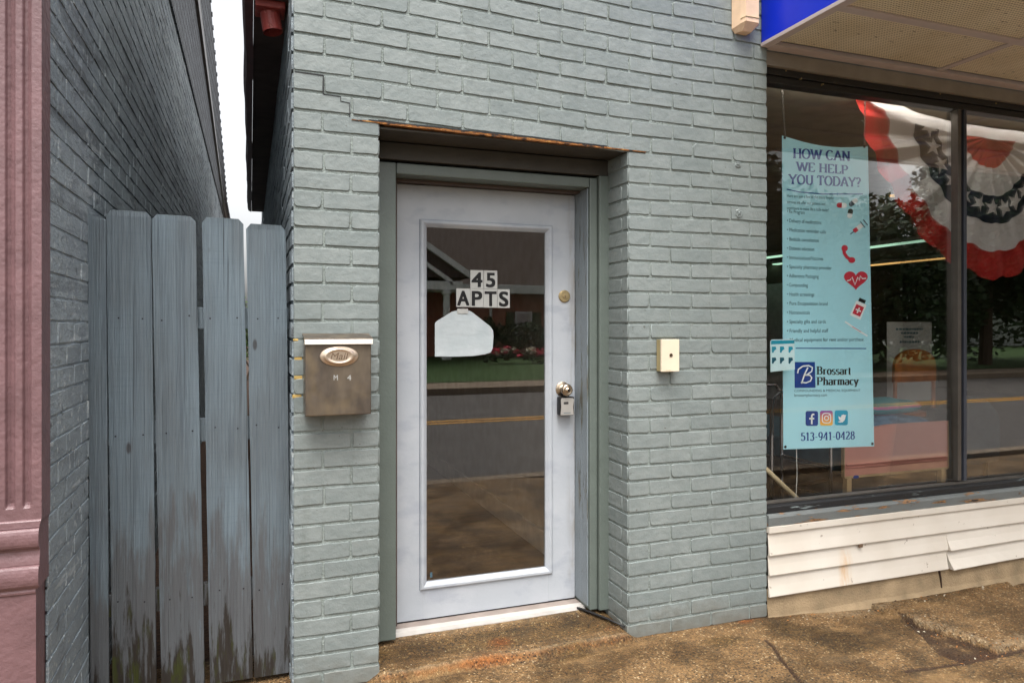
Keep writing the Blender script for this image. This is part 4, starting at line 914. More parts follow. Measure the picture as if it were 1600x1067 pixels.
# pills, syringe, handset, heart, bottle, thermometer
def capsule(cx, cy, ang, L, r, m1, m2):
    ca, sa = cos(R(ang)), sin(R(ang)); T = lambda x, y: (cx + x * ca - y * sa, cy + x * sa + y * ca)
    a = [T(-L + r * cos(R(t)), r * sin(R(t))) for t in range(90, 271, 20)] + [T(0, -r), T(0, r)]; b = [T(L + r * cos(R(t)), r * sin(R(t))) for t in range(-90, 91, 20)] + [T(0, r), T(0, -r)]
    polys([a], m1, 'pill_print'); polys([b], m2, 'pill_print')
capsule(1315, 321, 3, 4, 4, MT['redink'], MT['whiteink']); capsule(1333, 316.5, -40, 4.5, 3.6, MT['slate'], MT['whiteink']); capsule(1328, 334, -80, 3.6, 4, MT['whiteink'], MT['ink'])
def rot(pts, cx, cy, a): return [(cx + x * cos(R(a)) - y * sin(R(a)), cy + x * sin(R(a)) + y * cos(R(a))) for x, y in pts]
sy_c = (1340, 357); sa = -38
polys([rot([(-8, -3.4), (9, -3.4), (9, 3.4), (-8, 3.4)], *sy_c, sa)], MT['whiteink'], 'syringe_print'); polys([rot([(-8, -3.2), (-1, -3.2), (-1, 3.2), (-8, 3.2)], *sy_c, sa)], MT['redink'], 'syringe_print', .0018)
stroke_px([rot([(9.4, -6), (9.4, 6)], *sy_c, sa), rot([(15, -5.5), (15, 5.5)], *sy_c, sa), rot([(-15, 0), (-8, 0)], *sy_c, sa)], 1.5, MT['slate'], 'syringe_print', .0022)
stroke_px([[(1318, 389), (1319, 396), (1323, 402), (1329, 406)]], 5, MT['redink'], 'handset_print'); polys([circ(1319.5, 388, 5, 16), circ(1330.5, 406.5, 5.5, 16, 4.6)], MT['redink'], 'handset_print', .0016)
hp = [(1337 + 18.6 * (16 * sin(t) ** 3) / 16, 436.5 - 15.4 * (13 * cos(t) - 5 * cos(2 * t) - 2 * cos(3 * t) - cos(4 * t)) / 15) for t in [2 * pi * i / 48 for i in range(48)]]
polys([hp], MT['redink'], 'heart_print'); stroke_px([[(1323, 439), (1328, 437.5), (1331, 433), (1335.5, 445), (1340, 433), (1342, 438.5), (1344, 431), (1347, 435.5), (1353, 435)]], 1.7, MT['whiteink'], 'pulse_line', .002)
bc = (1341, 484); ba = 24
polys([rot([(-8, -12), (8, -12), (9, -9), (9, 13), (-9, 13), (-9, -9)], *bc, ba)], MT['whiteink'], 'bottle_print'); polys([rot([(-6, -18), (5, -18), (5, -12.5), (-6, -12.5)], *bc, ba)], MT['ink'], 'bottle_print'); polys([rot([(-6.5, -7), (6.5, -7), (6.5, 9), (-6.5, 9)], *bc, ba)], MT['redink'], 'bottle_print', .0018)
stroke_px([rot([(0, -3.5), (0, 5.5)], *bc, ba), rot([(-4.5, 1), (4.5, 1)], *bc, ba)], 2.2, MT['whiteink'], 'cross_mark', .0024)
stroke_px([[(1320, 502.5), (1337, 514), (1355, 525)]], 2.4, MT['whiteink'], 'thermometer_print', .0016); stroke_px([[(1331, 510), (1345, 518.5)]], .8, MT['redink'], 'thermometer_print', .002)
for (x, y) in ((1226, 215.5), (1350.5, 229.5), (1227, 698), (1363, 693)):
    bm = B(); c = bp(x, y); lathe(bm, c, (0, -1, 0), [(0, .008), (.0015, .008), (.002, .0045), (.0005, .004), (.0005, 0)], 16); obj('grommet', bm, MT['steel'], ban)
# chains, cords
def chain(p0, p1, label):
    bm = B(); L = (p1 - p0).length; n = int(L / .0145); d = (p1 - p0) / n
    for i in range(n):
        c = p0 + d * (i + .5); pts = []
        for k in range(9):
            a = 2 * pi * k / 8; o = (Vector((.0042 * cos(a), 0, .0105 * sin(a))) if i % 2 else Vector((0, .0042 * cos(a), .0105 * sin(a)))); pts.append(c + o)
        tube(bm, pts, .0013, 5, False)
    tag(obj('hanging_chain', bm, MT['alu'], smooth=True), label, 'chain', 'chains holding up the banner')
chain(Vector((bp(1222, 200).x, BY, 2.74)), bp(1226, 214), 'thin metal chain holding the banner corner nearest the brick pier')
chain(Vector((bp(1352, 180).x, BY, 2.74)), bp(1350.5, 228), 'thin metal chain holding the banner corner beside the bunting')
bm = B(); pa, pb = atY(1280, 138, .6), atY(1500, 268, .6); tube(bm, [pa.lerp(pb, t) - UP * .10 * sin(pi * t) * .6 for t in [i / 14 for i in range(15)]], .003, 6); tag(obj('cord', bm, MT['cord']), 'thin pale cord slung under the shop ceiling behind the banner', 'cord')
bm = B(); tube(bm, [bp(1248, 660, -.02), bp(1248.5, 700, -.02), bp(1249.5, 740, -.02), bp(1247.5, 786, -.02)], .0022, 6); tag(obj('cord', bm, MT['cord']), 'white cord hanging straight down below the banner to the sill', 'cord')

# card on the window glass
cy_ = WY + .009
def cp(px, py, d=0): v = atY(px, py, cy_); v.y = cy_ - d; return v
card = empty('window_card', 'small teal and white instruction card stuck to the glass beside the brick pier', 'card', cp(1223, 581))
bm = B(); prism(bm, [cp(1203.5, 533), cp(1206, 530.5), cp(1241, 530), cp(1241.5, 545), cp(1242, 577), cp(1204, 581)][::-1], (0, .001, 0)); obj('sheet', bm, MT['palecard'], card)
bm = B(); bm.faces.new([bm.verts.new(cp(x, y, .0006)) for x, y in ((1205, 532), (1241, 531.5), (1241, 536.5), (1204.5, 538))]); obj('heading', bm, MT['teal'], card)
for i, x in enumerate((1206, 1218.5, 1232)):
    for j, y in enumerate((541.5, 558.5)):
        bm = B(); 
        for pts in ([(x, y), (x + 6, y), (x + 7, y + 4), (x + 4, y + 6), (x + 2, y + 10), (x, y + 9)], [(x + 2.2, y + 2), (x + 4.5, y + 2), (x + 4.5, y + 4), (x + 2.2, y + 4)]):
            bm.faces.new([bm.verts.new(cp(a, b, .0006 if len(pts) > 4 else .001)) for a, b in pts])
        obj('pictogram', bm, MT['tealdk'] if j else MT['teal'], card)

# ------------------------------------------------------------------ bunting
UYB = .24
bc0 = atY(1545, 214, UYB); bl0 = atY(1344, 152, UYB); bb0 = atY(1543, 441, UYB)
ra, rb = bc0.x - bl0.x, bc0.z - bb0.z; lift = bl0.z - bc0.z
def bun(t, r, d=0):
    """t 0..1 along the fan left->right, r 0..1 from gathered middle to hem"""
    ang = pi + pi * t; sh = (1 + .012 * cos(2 * ang * 3) * r)
    ph = (t * 13 + .25 * sin(t * 7)) % 1; tri = abs(2 * ph - 1); stp = (1 if ph < .5 else -1) * min(1, 9 * min(abs(ph - .5), ph, 1 - ph))
    pl_ = (tri - .5) * .026 * (.3 + r)
    rr_ = r * (1 + .010 * stp * (.3 + .7 * r)) * (1 - .10 * abs(sin(2 * ang)) * r)
    x = bc0.x + ra * rr_ * cos(ang) * sh; z = bc0.z + rb * rr_ * sin(ang) * (1 + .02 * sin(t * 23)) + lift * (abs(cos(ang)) ** 3) * r * (1 if t < .5 else .4)
    return Vector((x, UYB + pl_ + .03 * sin(t * 11) * r - d, z))
bm = B(); NT_, NR = 304, 30; bands = [0, 2, 0, 2, 0]; 
bndm = [0, 1, 2, 1, 0]
g = [[bm.verts.new(bun(i / NT_, .02 + .98 * j / NR)) for j in range(NR + 1)] for i in range(NT_ + 1)]
for i in range(NT_):
    for j in range(NR):
        f_ = bm.faces.new((g[i][j], g[i + 1][j], g[i + 1][j + 1], g[i][j + 1])); f_.material_index = bndm[min(4, int(j / NR * 5))]; f_.smooth = True
for k in range(13):
    t0 = (k + .5) / 13; r0 = .5; vs = []
    for q in range(10):
        a = 2 * pi * q / 10 + random.uniform(-.05, .05) + k; rr_ = .068 if q % 2 == 0 else .027
        vs.append(bm.verts.new(bun(t0 + rr_ * cos(a) / (pi * r0) * .95, r0 + rr_ * sin(a), .012)))
    cv_ = bm.verts.new(bun(t0, r0, .012))
    for q in range(10): bm.faces.new((cv_, vs[q], vs[(q + 1) % 10])).material_index = 1
# hem band along the top
hv = []
for i in range(41):
    t = i / 40; x = bc0.x - ra + 2 * ra * t; s2 = abs(2 * t - 1); z = bc0.z + lift * s2 ** 3 * (1 if t < .5 else .4) - .01 * sin(pi * t); y = UYB - .032 + .006 * sin(t * 40)
    hv.append((bm.verts.new((x, y, z + .055)), bm.verts.new((x, y, z - .012))))
for A, C2 in zip(hv, hv[1:]): bm.faces.new((A[0], A[1], C2[1], C2[0])).material_index = 1
tag(obj('bunting', bm, [MT['red'], MT['white'], MT['navy']]), 'red white and navy starred fan bunting hung inside the shop window', 'bunting')

# ------------------------------------------------------------------ things standing in the shop window
bd = empty('hospital_bed', 'hospital bed with pink brown laminate footboard standing behind the shop window', 'bed', (4.2, 1.8, .1))
FYb = .8; p0, p1 = atY(1320, 757, FYb), atY(1481, 657, FYb)
bx0, bx1 = p0.x, p1.x; zt1 = p1.z + .01; zb1 = p0.z + .055
bm = B(); n = 24; lo_, up_ = [], []
for i in range(n + 1):
    t = i / n; x = bx0 + (bx1 - bx0) * t; ztp = zt1 - .035 * (1 - S(min(t, 1 - t) / .0001 if False else 1)) - .05 * (1 - S(t / .35)) * .7
    up_.append(Vector((x, FYb, zt1 - .012 - .035 * (1 - S(t / .45))))); lo_.append(Vector((x, FYb, zb1)))
prism(bm, lo_ + up_[::-1], (0, .022, 0)); fb = obj('footboard', bm, MT['bed'], bd)
bm = B(); tube(bm, [Vector((bx0 + .01, FYb - .004, zb1 + .075)), Vector((bx1 - .01, FYb - .004, zb1 + .075))], .007, 8); tube(bm, [Vector((bx0 + .01, FYb - .004, zb1 + .055)), Vector((bx1 - .01, FYb - .004, zb1 + .055))], .004, 8); pieces('groove_rail', bm, MT['bed'], fb)
bm = B(); rbox(bm, bx0 - .006, bx0 - .0005, FYb - .003, FYb + .026, zb1 - .01, up_[0].z + .003, .002); rbox(bm, bx1 + .0005, bx1 + .008, FYb - .003, FYb + .026, zb1 - .01, up_[-1].z, .002); rbox(bm, bx0, bx1, FYb - .002, FYb + .024, zb1 - .016, zb1 - .001, .002); pieces('edge_band', bm, MT['bedtrim'], fb)
c = atY(1338, 745, FYb - .004); bm = B(); lathe(bm, (c.x, FYb - .0005, c.z), (0, -1, 0), [(0, .02), (.002, .019), (.003, 0)], 20)
for v in bm.verts: v.co.z = c.z + (v.co.z - c.z) * .55; v.co.x = c.x + (v.co.x - c.x) * 1.35
obj('maker_badge', bm, MT['blueink'], fb)
for x in (bx0 + .04, bx1 - .04):
    bm = B(); rbox(bm, x - .02, x + .02, FYb + .0, FYb + .04, .16, zb1 - .017, .004); lg = obj('leg', bm, MT['bedtrim'], bd)
    bm = B(); lathe(bm, (x - .012, FYb + .02, .135), (1, 0, 0), [(0, .034), (.024, .034), (.024, 0)], 20); obj('caster', bm, MT['black'], lg)
for x in (bx0 + .04, bx1 - .04):
    bm = B(); rbox(bm, x - .02, x + .02, 2.72, 2.76, .16, .9, .004); lg = obj('leg', bm, MT['bedtrim'], bd)
    bm = B(); lathe(bm, (x - .012, 2.74, .135), (1, 0, 0), [(0, .034), (.024, .034), (.024, 0)], 20); obj('caster', bm, MT['black'], lg)
bm = B(); rbox(bm, bx0 + .02, bx0 + .06, .83, 2.7, .38, .44, .004); rbox(bm, bx1 - .06, bx1 - .02, .83, 2.7, .38, .44, .004); rbox(bm, bx0 + .06, bx1 - .06, 1.3, 1.36, .38, .43, .003); rbox(bm, bx0 + .06, bx1 - .06, 2.2, 2.26, .38, .43, .003)
tube(bm, [(bx0 + .1, .9, .42), (bx0 + .15, 1.5, .2), (bx0 + .1, 2.1, .42)], .015, 8); pieces('frame', bm, MT['bedmetal'], bd)
bm = B(); tube(bm, [(4.05, .76, .30), (4.05, .775, .36)], [.012, .05], 12); obj('crank', bm, MT['alu'], bd)
bm = B(); rbox(bm, bx0 + .03, bx1 - .03, .84, 2.7, .445, .60, .03, 3); obj('mattress', bm, MT['mattress'], bd)
bm = B(); rbox(bm, bx0, bx1, 2.77, 2.79, .4, 1.05, .01); obj('headboard', bm, MT['bed'], bd)
def cushion(name, c, sx, sy, sz, mat, label, cat, rz=0):
    bm = B(); bmesh.ops.create_uvsphere(bm, u_segments=24, v_segments=12, radius=1)
    for v in bm.verts:
        x, y, z = v.co; p = 4; s_ = (abs(x) ** p + abs(y) ** p) ** (1 / p); k = s_ / max(math.hypot(x, y), 1e-6)
        x2, y2 = x / max(k, .55), y / max(k, .55); q = noise.noise(Vector((x * 2, y * 2, z * 2 + sx))) * .12
        v.co = Vector((x2 * sx, y2 * sy, (z + q) * sz)); v.co.rotate(Matrix.Rotation(rz, 3, 'Z')); v.co += Vector(c)
    tag(obj(name, bm, mat, smooth=True), label, cat)
a = atY(1392, 652, 1.1); cushion('blanket', (a.x - .05, 1.15, .70), .36, .24, .095, MT['denim'], 'folded denim blue blanket lying on the hospital bed', 'blanket')
a = atY(1385, 640, 1.15); cushion('pillow', (a.x - .02, 1.2, .835), .31, .2, .065, MT['pillow'], 'teal striped pillow on top of the folded blue blanket', 'pillow', .12)
pn = atY(1420, 590, 2.6)
ntc = empty('paper_notice', 'white printed notice standing behind the wooden chair inside the shop', 'notice', pn)
n0, n1 = atY(1386, 590, 2.6), atY(1456, 503, 2.6)
bm = B(); rbox(bm, n0.x, n1.x, 2.6, 2.604, n0.z - .25, n1.z, 0); obj('sheet', bm, MT['sticker'], ntc)
bm = B()
for i, (a, b, y) in enumerate(((1400, 1442, 514), (1408, 1434, 520), (1413, 1428, 526), (1406, 1438, 534))):
    L_, R_ = atY(a, y, 2.598), atY(b, y, 2.598); x = L_.x
    while x < R_.x: wv = random.uniform(.015, .04); rbox(bm, x, min(x + wv, R_.x), 2.597, 2.5985, L_.z - .012, L_.z + .008, 0); x += wv + .012
obj('print', bm, MT['greyink'], ntc)
bm = B(); rbox(bm, n0.x + .1, n0.x + .14, 2.606, 2.63, .1, n1.z - .05, .003); rbox(bm, n0.x - .05, n1.x + .05, 2.56, 2.72, .1, .13, .004); pieces('stand', bm, MT['steel'], ntc)
# chair with rounded wooden back
ch = empty('wooden_chair', 'orange brown wooden chair with a rounded back in front of the notice', 'chair', (0, 0, 0))
c0, c1 = atY(1398, 578, 2.2), atY(1463, 545, 2.2); ch.location = ((c0.x + c1.x) / 2, 2.2, .1)
bm = B(); pts = []
for i in range(21):
    a = pi * i / 20; pts.append(Vector(((c0.x + c1.x) / 2 + (c1.x - c0.x) / 2 * cos(a) , 2.2, c0.z - .03 + (c1.z - c0.z + .03) * sin(a) ** .6)))
prism(bm, [Vector((c1.x, 2.2, c0.z - .12))] + pts + [Vector((c0.x, 2.2, c0.z - .12))], (0, .03, 0)); obj('backrest', bm, MT['chairw'], ch)
bm = B(); rbox(bm, c0.x - .02, c1.x + .02, 2.22, 2.66, .56, .6, .012); obj('seat', bm, MT['chairw'], ch)
for x in (c0.x + .02, c1.x - .02):
    for y in (2.2, 2.6):
        bm = B(); tube(bm, [(x, y + .015, .1), (x, y + .015, c0.z - .06 if y < 2.3 else .57)], .018, 8); obj('leg', bm, MT['chairw'], ch)
# dark armchair right of the mullion
am = empty('armchair', 'dark vinyl armchair with a rounded back right of the window mullion', 'armchair', (6.0, 1.9, .1))
q = atY(1522, 700, 1.3); X0 = q.x
bm = B(); pts = [Vector((X0 - .32, 1.3, .3)), Vector((X0 + .32, 1.3, .3))] + [Vector((X0 + .32 * cos(pi * i / 14), 1.3, .62 + .24 * sin(pi * i / 14))) for i in range(15)]; prism(bm, pts, (0, .14, 0)); bmesh.ops.bevel(bm, geom=list(bm.edges), offset=.02, segments=2, affect='EDGES'); obj('backrest', bm, MT['teale'], am)
bm = B(); rbox(bm, X0 - .3, X0 + .3, 1.45, 2.0, .3, .5, .04, 3); obj('seat', bm, MT['teale'], am)
for s_ in (-1, 1):
    bm = B(); rbox(bm, X0 + s_ * .34 - .05, X0 + s_ * .34 + .05, 1.42, 2.0, .3, .68, .03, 3); obj('arm', bm, MT['teale'], am)
    for y in (1.4, 1.95): bm = B(); tube(bm, [(X0 + s_ * .27, y, .1), (X0 + s_ * .27, y, .3)], .02, 8); obj('leg', bm, MT['ironblk'], am)
am.location = am.location
# walker and leaning pole behind the banner
wk = empty('walking_frame', 'chrome walking frame with dark grips between brick pier and banner', 'walking frame', (2.75, .45, .1))
for dx, dy in ((0, 0), (0, .42)):
    a = atY(1203, 640, .42); x = a.x + .012 + dx
    bm = B(); y = .42 + dy; tube(bm, [(x, y, .1), (x, y, .95), (x + .015, y, 1.02), (x + .05, y, 1.06), (x + .38, y, 1.06), (x + .42, y, 1.02), (x + .43, y, .95), (x + .43, y, .1)], .011, 8); obj('side_frame', bm, MT['chrome'], wk)
    bm = B(); tube(bm, [(x + .09, y, 1.06), (x + .26, y, 1.06)], .016, 10); obj('grip', bm, MT['black'], wk)
bm = B(); tube(bm, [(x + .43, .42, .6), (x + .43, .84, .6)], .01, 8); tube(bm, [(x + .43, .42, .42), (x + .43, .84, .42)], .01, 8); pieces('cross_bar', bm, MT['chrome'], wk)
pa, pb = atY(1196, 732, .3), atY(1251, 784, .26); dpb = (pb - pa); bm = B(); tube(bm, [pa - dpb * 1.0, pb + dpb * .55], .0135, 10); tag(obj('wooden_pole', bm, MT['pole'], smooth=True), 'pale round wooden pole leaning low behind the glass beside the brick pier', 'pole')
# goods shelving on the back wall
for i, x in enumerate((5.2, 7.6, 10.0)):
    s_ = empty('shelf_unit', ('shelf unit at the back of the shop left of the notice', 'shelf unit at the back of the shop behind the mullion', 'shelf unit at the back of the shop farthest from the banner')[i], 'shelf', (x, 7.8, .1), 'shelf units along the back shop wall')
    for k in range(5):
        bm = B(); z = .15 + k * .42; rbox(bm, x - 1, x + 1, 7.5, 8.0, z, z + .03, .003); obj('shelf', bm, MT['whitetrim'], s_)
        bm = B(); xx = x - .95
        while xx < x + .9: ww = random.uniform(.06, .2); rbox(bm, xx, min(xx + ww, x + .97), 7.53, 7.8, z + .031, z + .031 + random.uniform(.1, .3), .004); xx += ww + random.uniform(.01, .05)
        pieces('goods', bm, random.choice((MT['palecard'], MT['creamdk'], MT['slate'], MT['bedpad'])), s_)
    bm = B(); rbox(bm, x - 1.03, x - 1.001, 7.5, 8.0, .1, 2.2, .003); rbox(bm, x + 1.001, x + 1.03, 7.5, 8.0, .1, 2.2, .003); pieces('upright', bm, MT['whitetrim'], s_)

a = NT('creased white paper'); v = a.pos()
a.col(a.mix(a.ramp(a.noise(v, 9, 4), .3, .7), srgb(166, 175, 178), srgb(184, 191, 193))); a.set(.8, 0, .25)
a.bump(a.math('ADD', a.math('MULTIPLY', a.noise(a.pos(1, 1, 3), 7, 2), 2), a.noise(v, 26, 3)), .0016); creased = a.m
# ------------------------------------------------------------------ stickers and paper on the door, lock box
SY = DY + .0105
def tile(ch, xa, xb, ya, yb, label):
    t = empty('letter_sticker', label, 'sticker', atY((xa + xb) / 2, yb, SY), 'lettered stickers on the door glass')
    a, b = atY(xa, yb, SY), atY(xb, ya, SY)
    bm = B(); rbox(bm, a.x, b.x, SY, SY + .0008, a.z, b.z, 0); obj('backing', bm, MT['sticker'], t)
    tm = text_mesh(ch); xs_ = [v.co.x for v in tm.verts]; wd = (max(xs_) - min(xs_)); hgt = (b.z - a.z) * .80
    mxw = (b.x - a.x) * .80; ww = min(mxw, wd / .73 * hgt * 1.12); cx = (a.x + b.x) / 2; fat = .003
    allm = B()
    for dx in (-1, 0, 1):
        for dz in (-1, 1):
            t2 = text_mesh(ch); fit(t2, (cx - ww / 2 + dx * fat, SY - .0005, a.z + (b.z - a.z) * .10 + dz * fat * .8), (cx + ww / 2 + dx * fat, SY - .0005, a.z + (b.z - a.z) * .10 + dz * fat * .8), hgt, capref=.73, d=.0002 * (dx + 1) + .0001 * dz); join(allm, t2)
    tm.free(); obj('character', allm, MT['ink'], t)
tile('4', 735, 755.5, 422.5, 450.5, 'white square sticker with a black number 4 on the door glass'); tile('5', 756.2, 777, 423, 450.8, 'white square sticker with a black number 5 on the door glass')
tile('A', 713, 734.5, 451, 479.5, 'white square sticker with a black letter A on the door glass'); tile('P', 735, 755.5, 451.4, 480, 'white square sticker with a black letter P on the door glass'); tile('T', 756, 777, 451.8, 480.5, 'white square sticker with a black letter T on the door glass'); tile('S', 777.5, 796.5, 452.2, 481, 'white square sticker with a black letter S on the door glass')
bm = B(); out = [(679.5, 557), (679.5, 505), (682, 502), (706, 487), (712, 485.5), (733, 485.5), (738, 488), (766, 510), (770, 516), (771, 524), (769.5, 545), (766, 551), (757, 553.5), (740, 556), (715, 557)]
prism(bm, [atY(x, y, SY) for x, y in out][::-1], (0, .0008, 0)); 
bmesh.ops.triangulate(bm, faces=[f for f in bm.faces if len(f.verts) > 4])
for v in bm.verts: v.co.y -= .0012 * (1 + noise.noise(Vector((v.co.x * 22, v.co.z * 22, 3))))
MT['paper'].node_tree.nodes['Principled BSDF'].inputs['Specular IOR Level'].default_value = .25
tag(obj('paper_sheet', bm, creased), 'blank white house shaped paper taped inside the door glass below the letters', 'paper')
pap = [o for o in sc.objects if o.name == 'paper_sheet'][0]; bm = B(); a, b = atY(714, 490, SY), atY(731, 482.5, SY); rbox(bm, a.x, b.x, SY - .0042, SY - .0034, a.z, b.z, .0001, 1); obj('tape', bm, MT['sticker'], pap)
bm = B(); a = atY(672, 898, SY); rbox(bm, a.x, a.x + .011, SY, SY + .0008, a.z - .012, a.z + .012, .0002, 1); tag(obj('glass_label', bm, MT['greyink']), 'tiny grey maker label in the bottom corner of the door glass', 'label')
lk = empty('key_lock_box', 'small black and silver combination key box hanging from the door knob', 'lock box', (KX, DY - .03, KZ - .1))
LY = DY - .052; l0, l1 = atY(875.5, 649, LY), atY(897, 621, LY); lx0, lx1, lz0_, lz1_ = l0.x, l1.x, l0.z, l1.z
bm = B(); rbox(bm, lx0, lx1 + .003, LY + .003, LY + .043, lz0_ - .002, lz1_ + .004, .006, 3); obj('body', bm, MT['black'], lk)
bm = B(); fpts = [(lx0 + .002, lz0_ + .001), (lx1 - .002, lz0_ + .001), (lx1 - .005, (lz0_ + lz1_) / 2), (lx1, lz1_ - .008), (lx1 - .006, lz1_ - .002), ((lx0 + lx1) / 2, lz1_), (lx0 + .008, lz1_ - .002), (lx0 + .004, lz1_ - .008), (lx0 + .006, (lz0_ + lz1_) / 2)]
prism(bm, [Vector((x, LY, z)) for x, z in fpts], (0, .004, 0)); fp = obj('face_plate', bm, MT['boxgrey'], lk)
bm = B()
for k in range(4): rbox(bm, lx0 + .0185 + k * .0065, lx0 + .024 + k * .0065, LY - .0015, LY + .001, lz1_ - .032, lz1_ - .02, .0008, 1)
pieces('number_wheel', bm, MT['ink'], fp)
bm = B(); rbox(bm, lx0 + .018, lx1 - .018, LY - .0006, LY + .001, lz0_ + .010, lz0_ + .0125, 0); obj('mark', bm, MT['greyink'], fp)
bm = B(); cx = (lx0 + lx1) / 2; pts = [Vector((cx - .018, LY + .022, lz1_ - .002)), Vector((KX - .016, DY - .03, KZ - .012))] + [Vector((KX + .0165 * cos(R(a)), DY - .028, KZ + .0165 * sin(R(a)))) for a in range(190, -11, -20)] + [Vector((cx + .018, LY + .022, lz1_ - .002))]; tube(bm, pts, .0035, 8); obj('shackle', bm, MT['steel'], lk)

# ------------------------------------------------------------------ sidewalk: one modelled sheet with step, cracks and a broken slab
def W2(px, py): v = atZ(px, py, -.03); return (v.x, v.y)
crA = [W2(*p) for p in ((1197, 1008), (1210, 1022), (1222, 1040), (1243, 1066), (1262, 1090))]
slabE = [W2(*p) for p in ((1430, 968), (1480, 984), (1531, 1001), (1557, 1012), (1580, 1005), (1610, 997), (1700, 985))]
lowE = [W2(*p) for p in ((1330, 1075), (1380, 1060), (1430, 1049), (1505, 1032), (1600, 1006), (1700, 985))]
wedge = [W2(*p) for p in ((1395, 950), (1430, 968), (1480, 984), (1531, 1001), (1557, 1012), (1600, 1000), (1640, 992), (1640, 998), (1600, 1007), (1505, 1033), (1470, 1020), (1440, 990))]
rusts = [(W2(782, 1024), .07), (W2(1165, 978), .05), (W2(1545, 1015), .06)]
MOSS = [(W2(1260, 995), .16), (W2(1330, 1010), .2), (W2(1220, 985), .08), (W2(1130, 1010), .12), (W2(900, 1030), .1)]
ORANGE = [(W2(1500, 1020), .14), (W2(1090, 985), .1), (W2(760, 1045), .12), (W2(960, 1000), .1), (W2(1180, 972), .05)]
def dseg(p, a, b):
    ax, ay = a; bx, by = b; px, py = p; dx, dy = bx - ax, by - ay; t = cl(((px - ax) * dx + (py - ay) * dy) / (dx * dx + dy * dy + 1e-9)); return math.hypot(px - ax - t * dx, py - ay - t * dy)
def dpl(p, L): return min(dseg(p, a, b) for a, b in zip(L, L[1:]))
def inside(p, P):
    c = False; j = len(P) - 1
    for i in range(len(P)):
        if (P[i][1] > p[1]) != (P[j][1] > p[1]) and p[0] < (P[j][0] - P[i][0]) * (p[1] - P[i][1]) / (P[j][1] - P[i][1]) + P[i][0]: c = not c
        j = i
    return c
ppoly = slabE + [(slabE[-1][0] + .3, -.02), (slabE[0][0] - .05, -.02)]
def ground(x, y):
    nz = noise.noise(Vector((x * 1.3, y * 1.3, 0))) * .006 + noise.noise(Vector((x * 7, y * 7, 3))) * .0022 + noise.noise(Vector((x * 30, y * 30, 5))) * .0011
    z = nz - .052 * S((x - 2.1) / 1.3) - .004; rust = dirt = moss = pale = 0
    # recess slab rising to the threshold, worn lip about the face of the wall
    wx = S((x - XO + .06) / .08) * S((XR + .05 - x) / .08); lip = .03 + .02 * noise.noise(Vector((x * 4, 0, 9)))
    if wx > 0:
        up = .034 * S((y + .09 - lip) / .05) + .016 * cl((y - .03) / .25); z += wx * up
        pale += .45 * wx * math.exp(-((y - lip + .045) / .02) ** 2) + .35 * wx * S((y - .16) / .1); dirt += .5 * wx * math.exp(-((y - lip + .092) / .012) ** 2); moss += .7 * wx * S((y - .02) / .05) * (1 - S((y - .14) / .1)); rust += .42 * wx * math.exp(-((y - lip + .06) / .022) ** 2)
    q = (x + .012 * noise.noise(Vector((x * 9, y * 9, 1))) + .002 * noise.noise(Vector((x * 40, y * 40, 1))), y + .012 * noise.noise(Vector((x * 9, y * 9, 7))) + .002 * noise.noise(Vector((x * 40, y * 40, 7))))
    if x > 1.9:
        dA = dpl(q, crA); z -= .014 * (1 - S(dA / .012)); dirt += 1.3 * (1 - S(dA / .018)); 
        if x > 2.6:
            dL = dpl(q, lowE); z -= .012 * (1 - S(dL / .013)); dirt += 1.2 * (1 - S(dL / .02))
            ins = inside(q, wedge)
            if ins: dirt += .75 + .5 * noise.noise(Vector((x * 14, y * 14, 2))); rust += .5 * cl(noise.noise(Vector((x * 9, y * 9, 12))) * 2 - .2); z -= .013
            if inside(q, ppoly):
                dE = dpl(q, slabE); z += .024 * S(dE / .016); pale += .3 * (1 - S((dE - .02) / .08)); pale += .14
        if x > XE: dirt += .55 * (1 - S((-.02 - y) / .07)) * cl(noise.noise(Vector((x * 3, 2, 0))) * 1.6 + .45)
        if x > XE: pale += .5 * math.exp(-((x - 2.9) / .3) ** 2) * (1 - S((-.05 - y) / .12))
    for (mx_, my_), mr_ in MOSS: moss += .9 * math.exp(-(((x - mx_) / mr_) ** 2 + ((y - my_) / (mr_ * .55)) ** 2))
    for (rx, ry), rr_ in ORANGE: rust += .42 * math.exp(-(((x - rx) / rr_) ** 2 + ((y - ry) / (rr_ * .5)) ** 2))
    moss += .5 * cl(noise.noise(Vector((x * 1.1 + 4, y * 2.2, 0))) * 1.6) 
    for (rx, ry), rr_ in rusts: rust += .8 * math.exp(-(((x - rx) / rr_) ** 2 + ((y - ry) / (rr_ * .7)) ** 2))
    dirt += .7 * (1 - S((-y - .004) / .018)) * (1 if (XL < x < XO or XR < x < XE) else 0)
    return z, (pale, moss, rust, dirt)
def spaced(a, b, s): n = max(1, round((b - a) / s)); return [a + (b - a) * i / n for i in range(n)]
gx = spaced(-60, -6, 6) + spaced(-6, -.8, .4) + spaced(-.8, .2, .05) + spaced(.2, 4.6, .0105) + spaced(4.6, 7, .06) + spaced(7, 60, 5) + [60]
gy = spaced(-2.72, -1.0, .08) + spaced(-1.0, .34, .0105) + [.34, .42]
bm = B(); lay = [bm.verts.layers.float.new(nm) for nm in ('pale', 'moss', 'rust', 'dirt')]
rows = []
for y in gy:
    rw = []
    for x in gx:
        z, at_ = ground(x, y); v = bm.verts.new((x, y, z))
        for L_, a in zip(lay, at_): v[L_] = cl(a)
        rw.append(v)
    rows.append(rw)
for A, C2 in zip(rows, rows[1:]):
    for k in range(len(gx) - 1): bm.faces.new((A[k], A[k + 1], C2[k + 1], C2[k])).smooth = True
sw = struct('sidewalk', bm, MT['walk'])
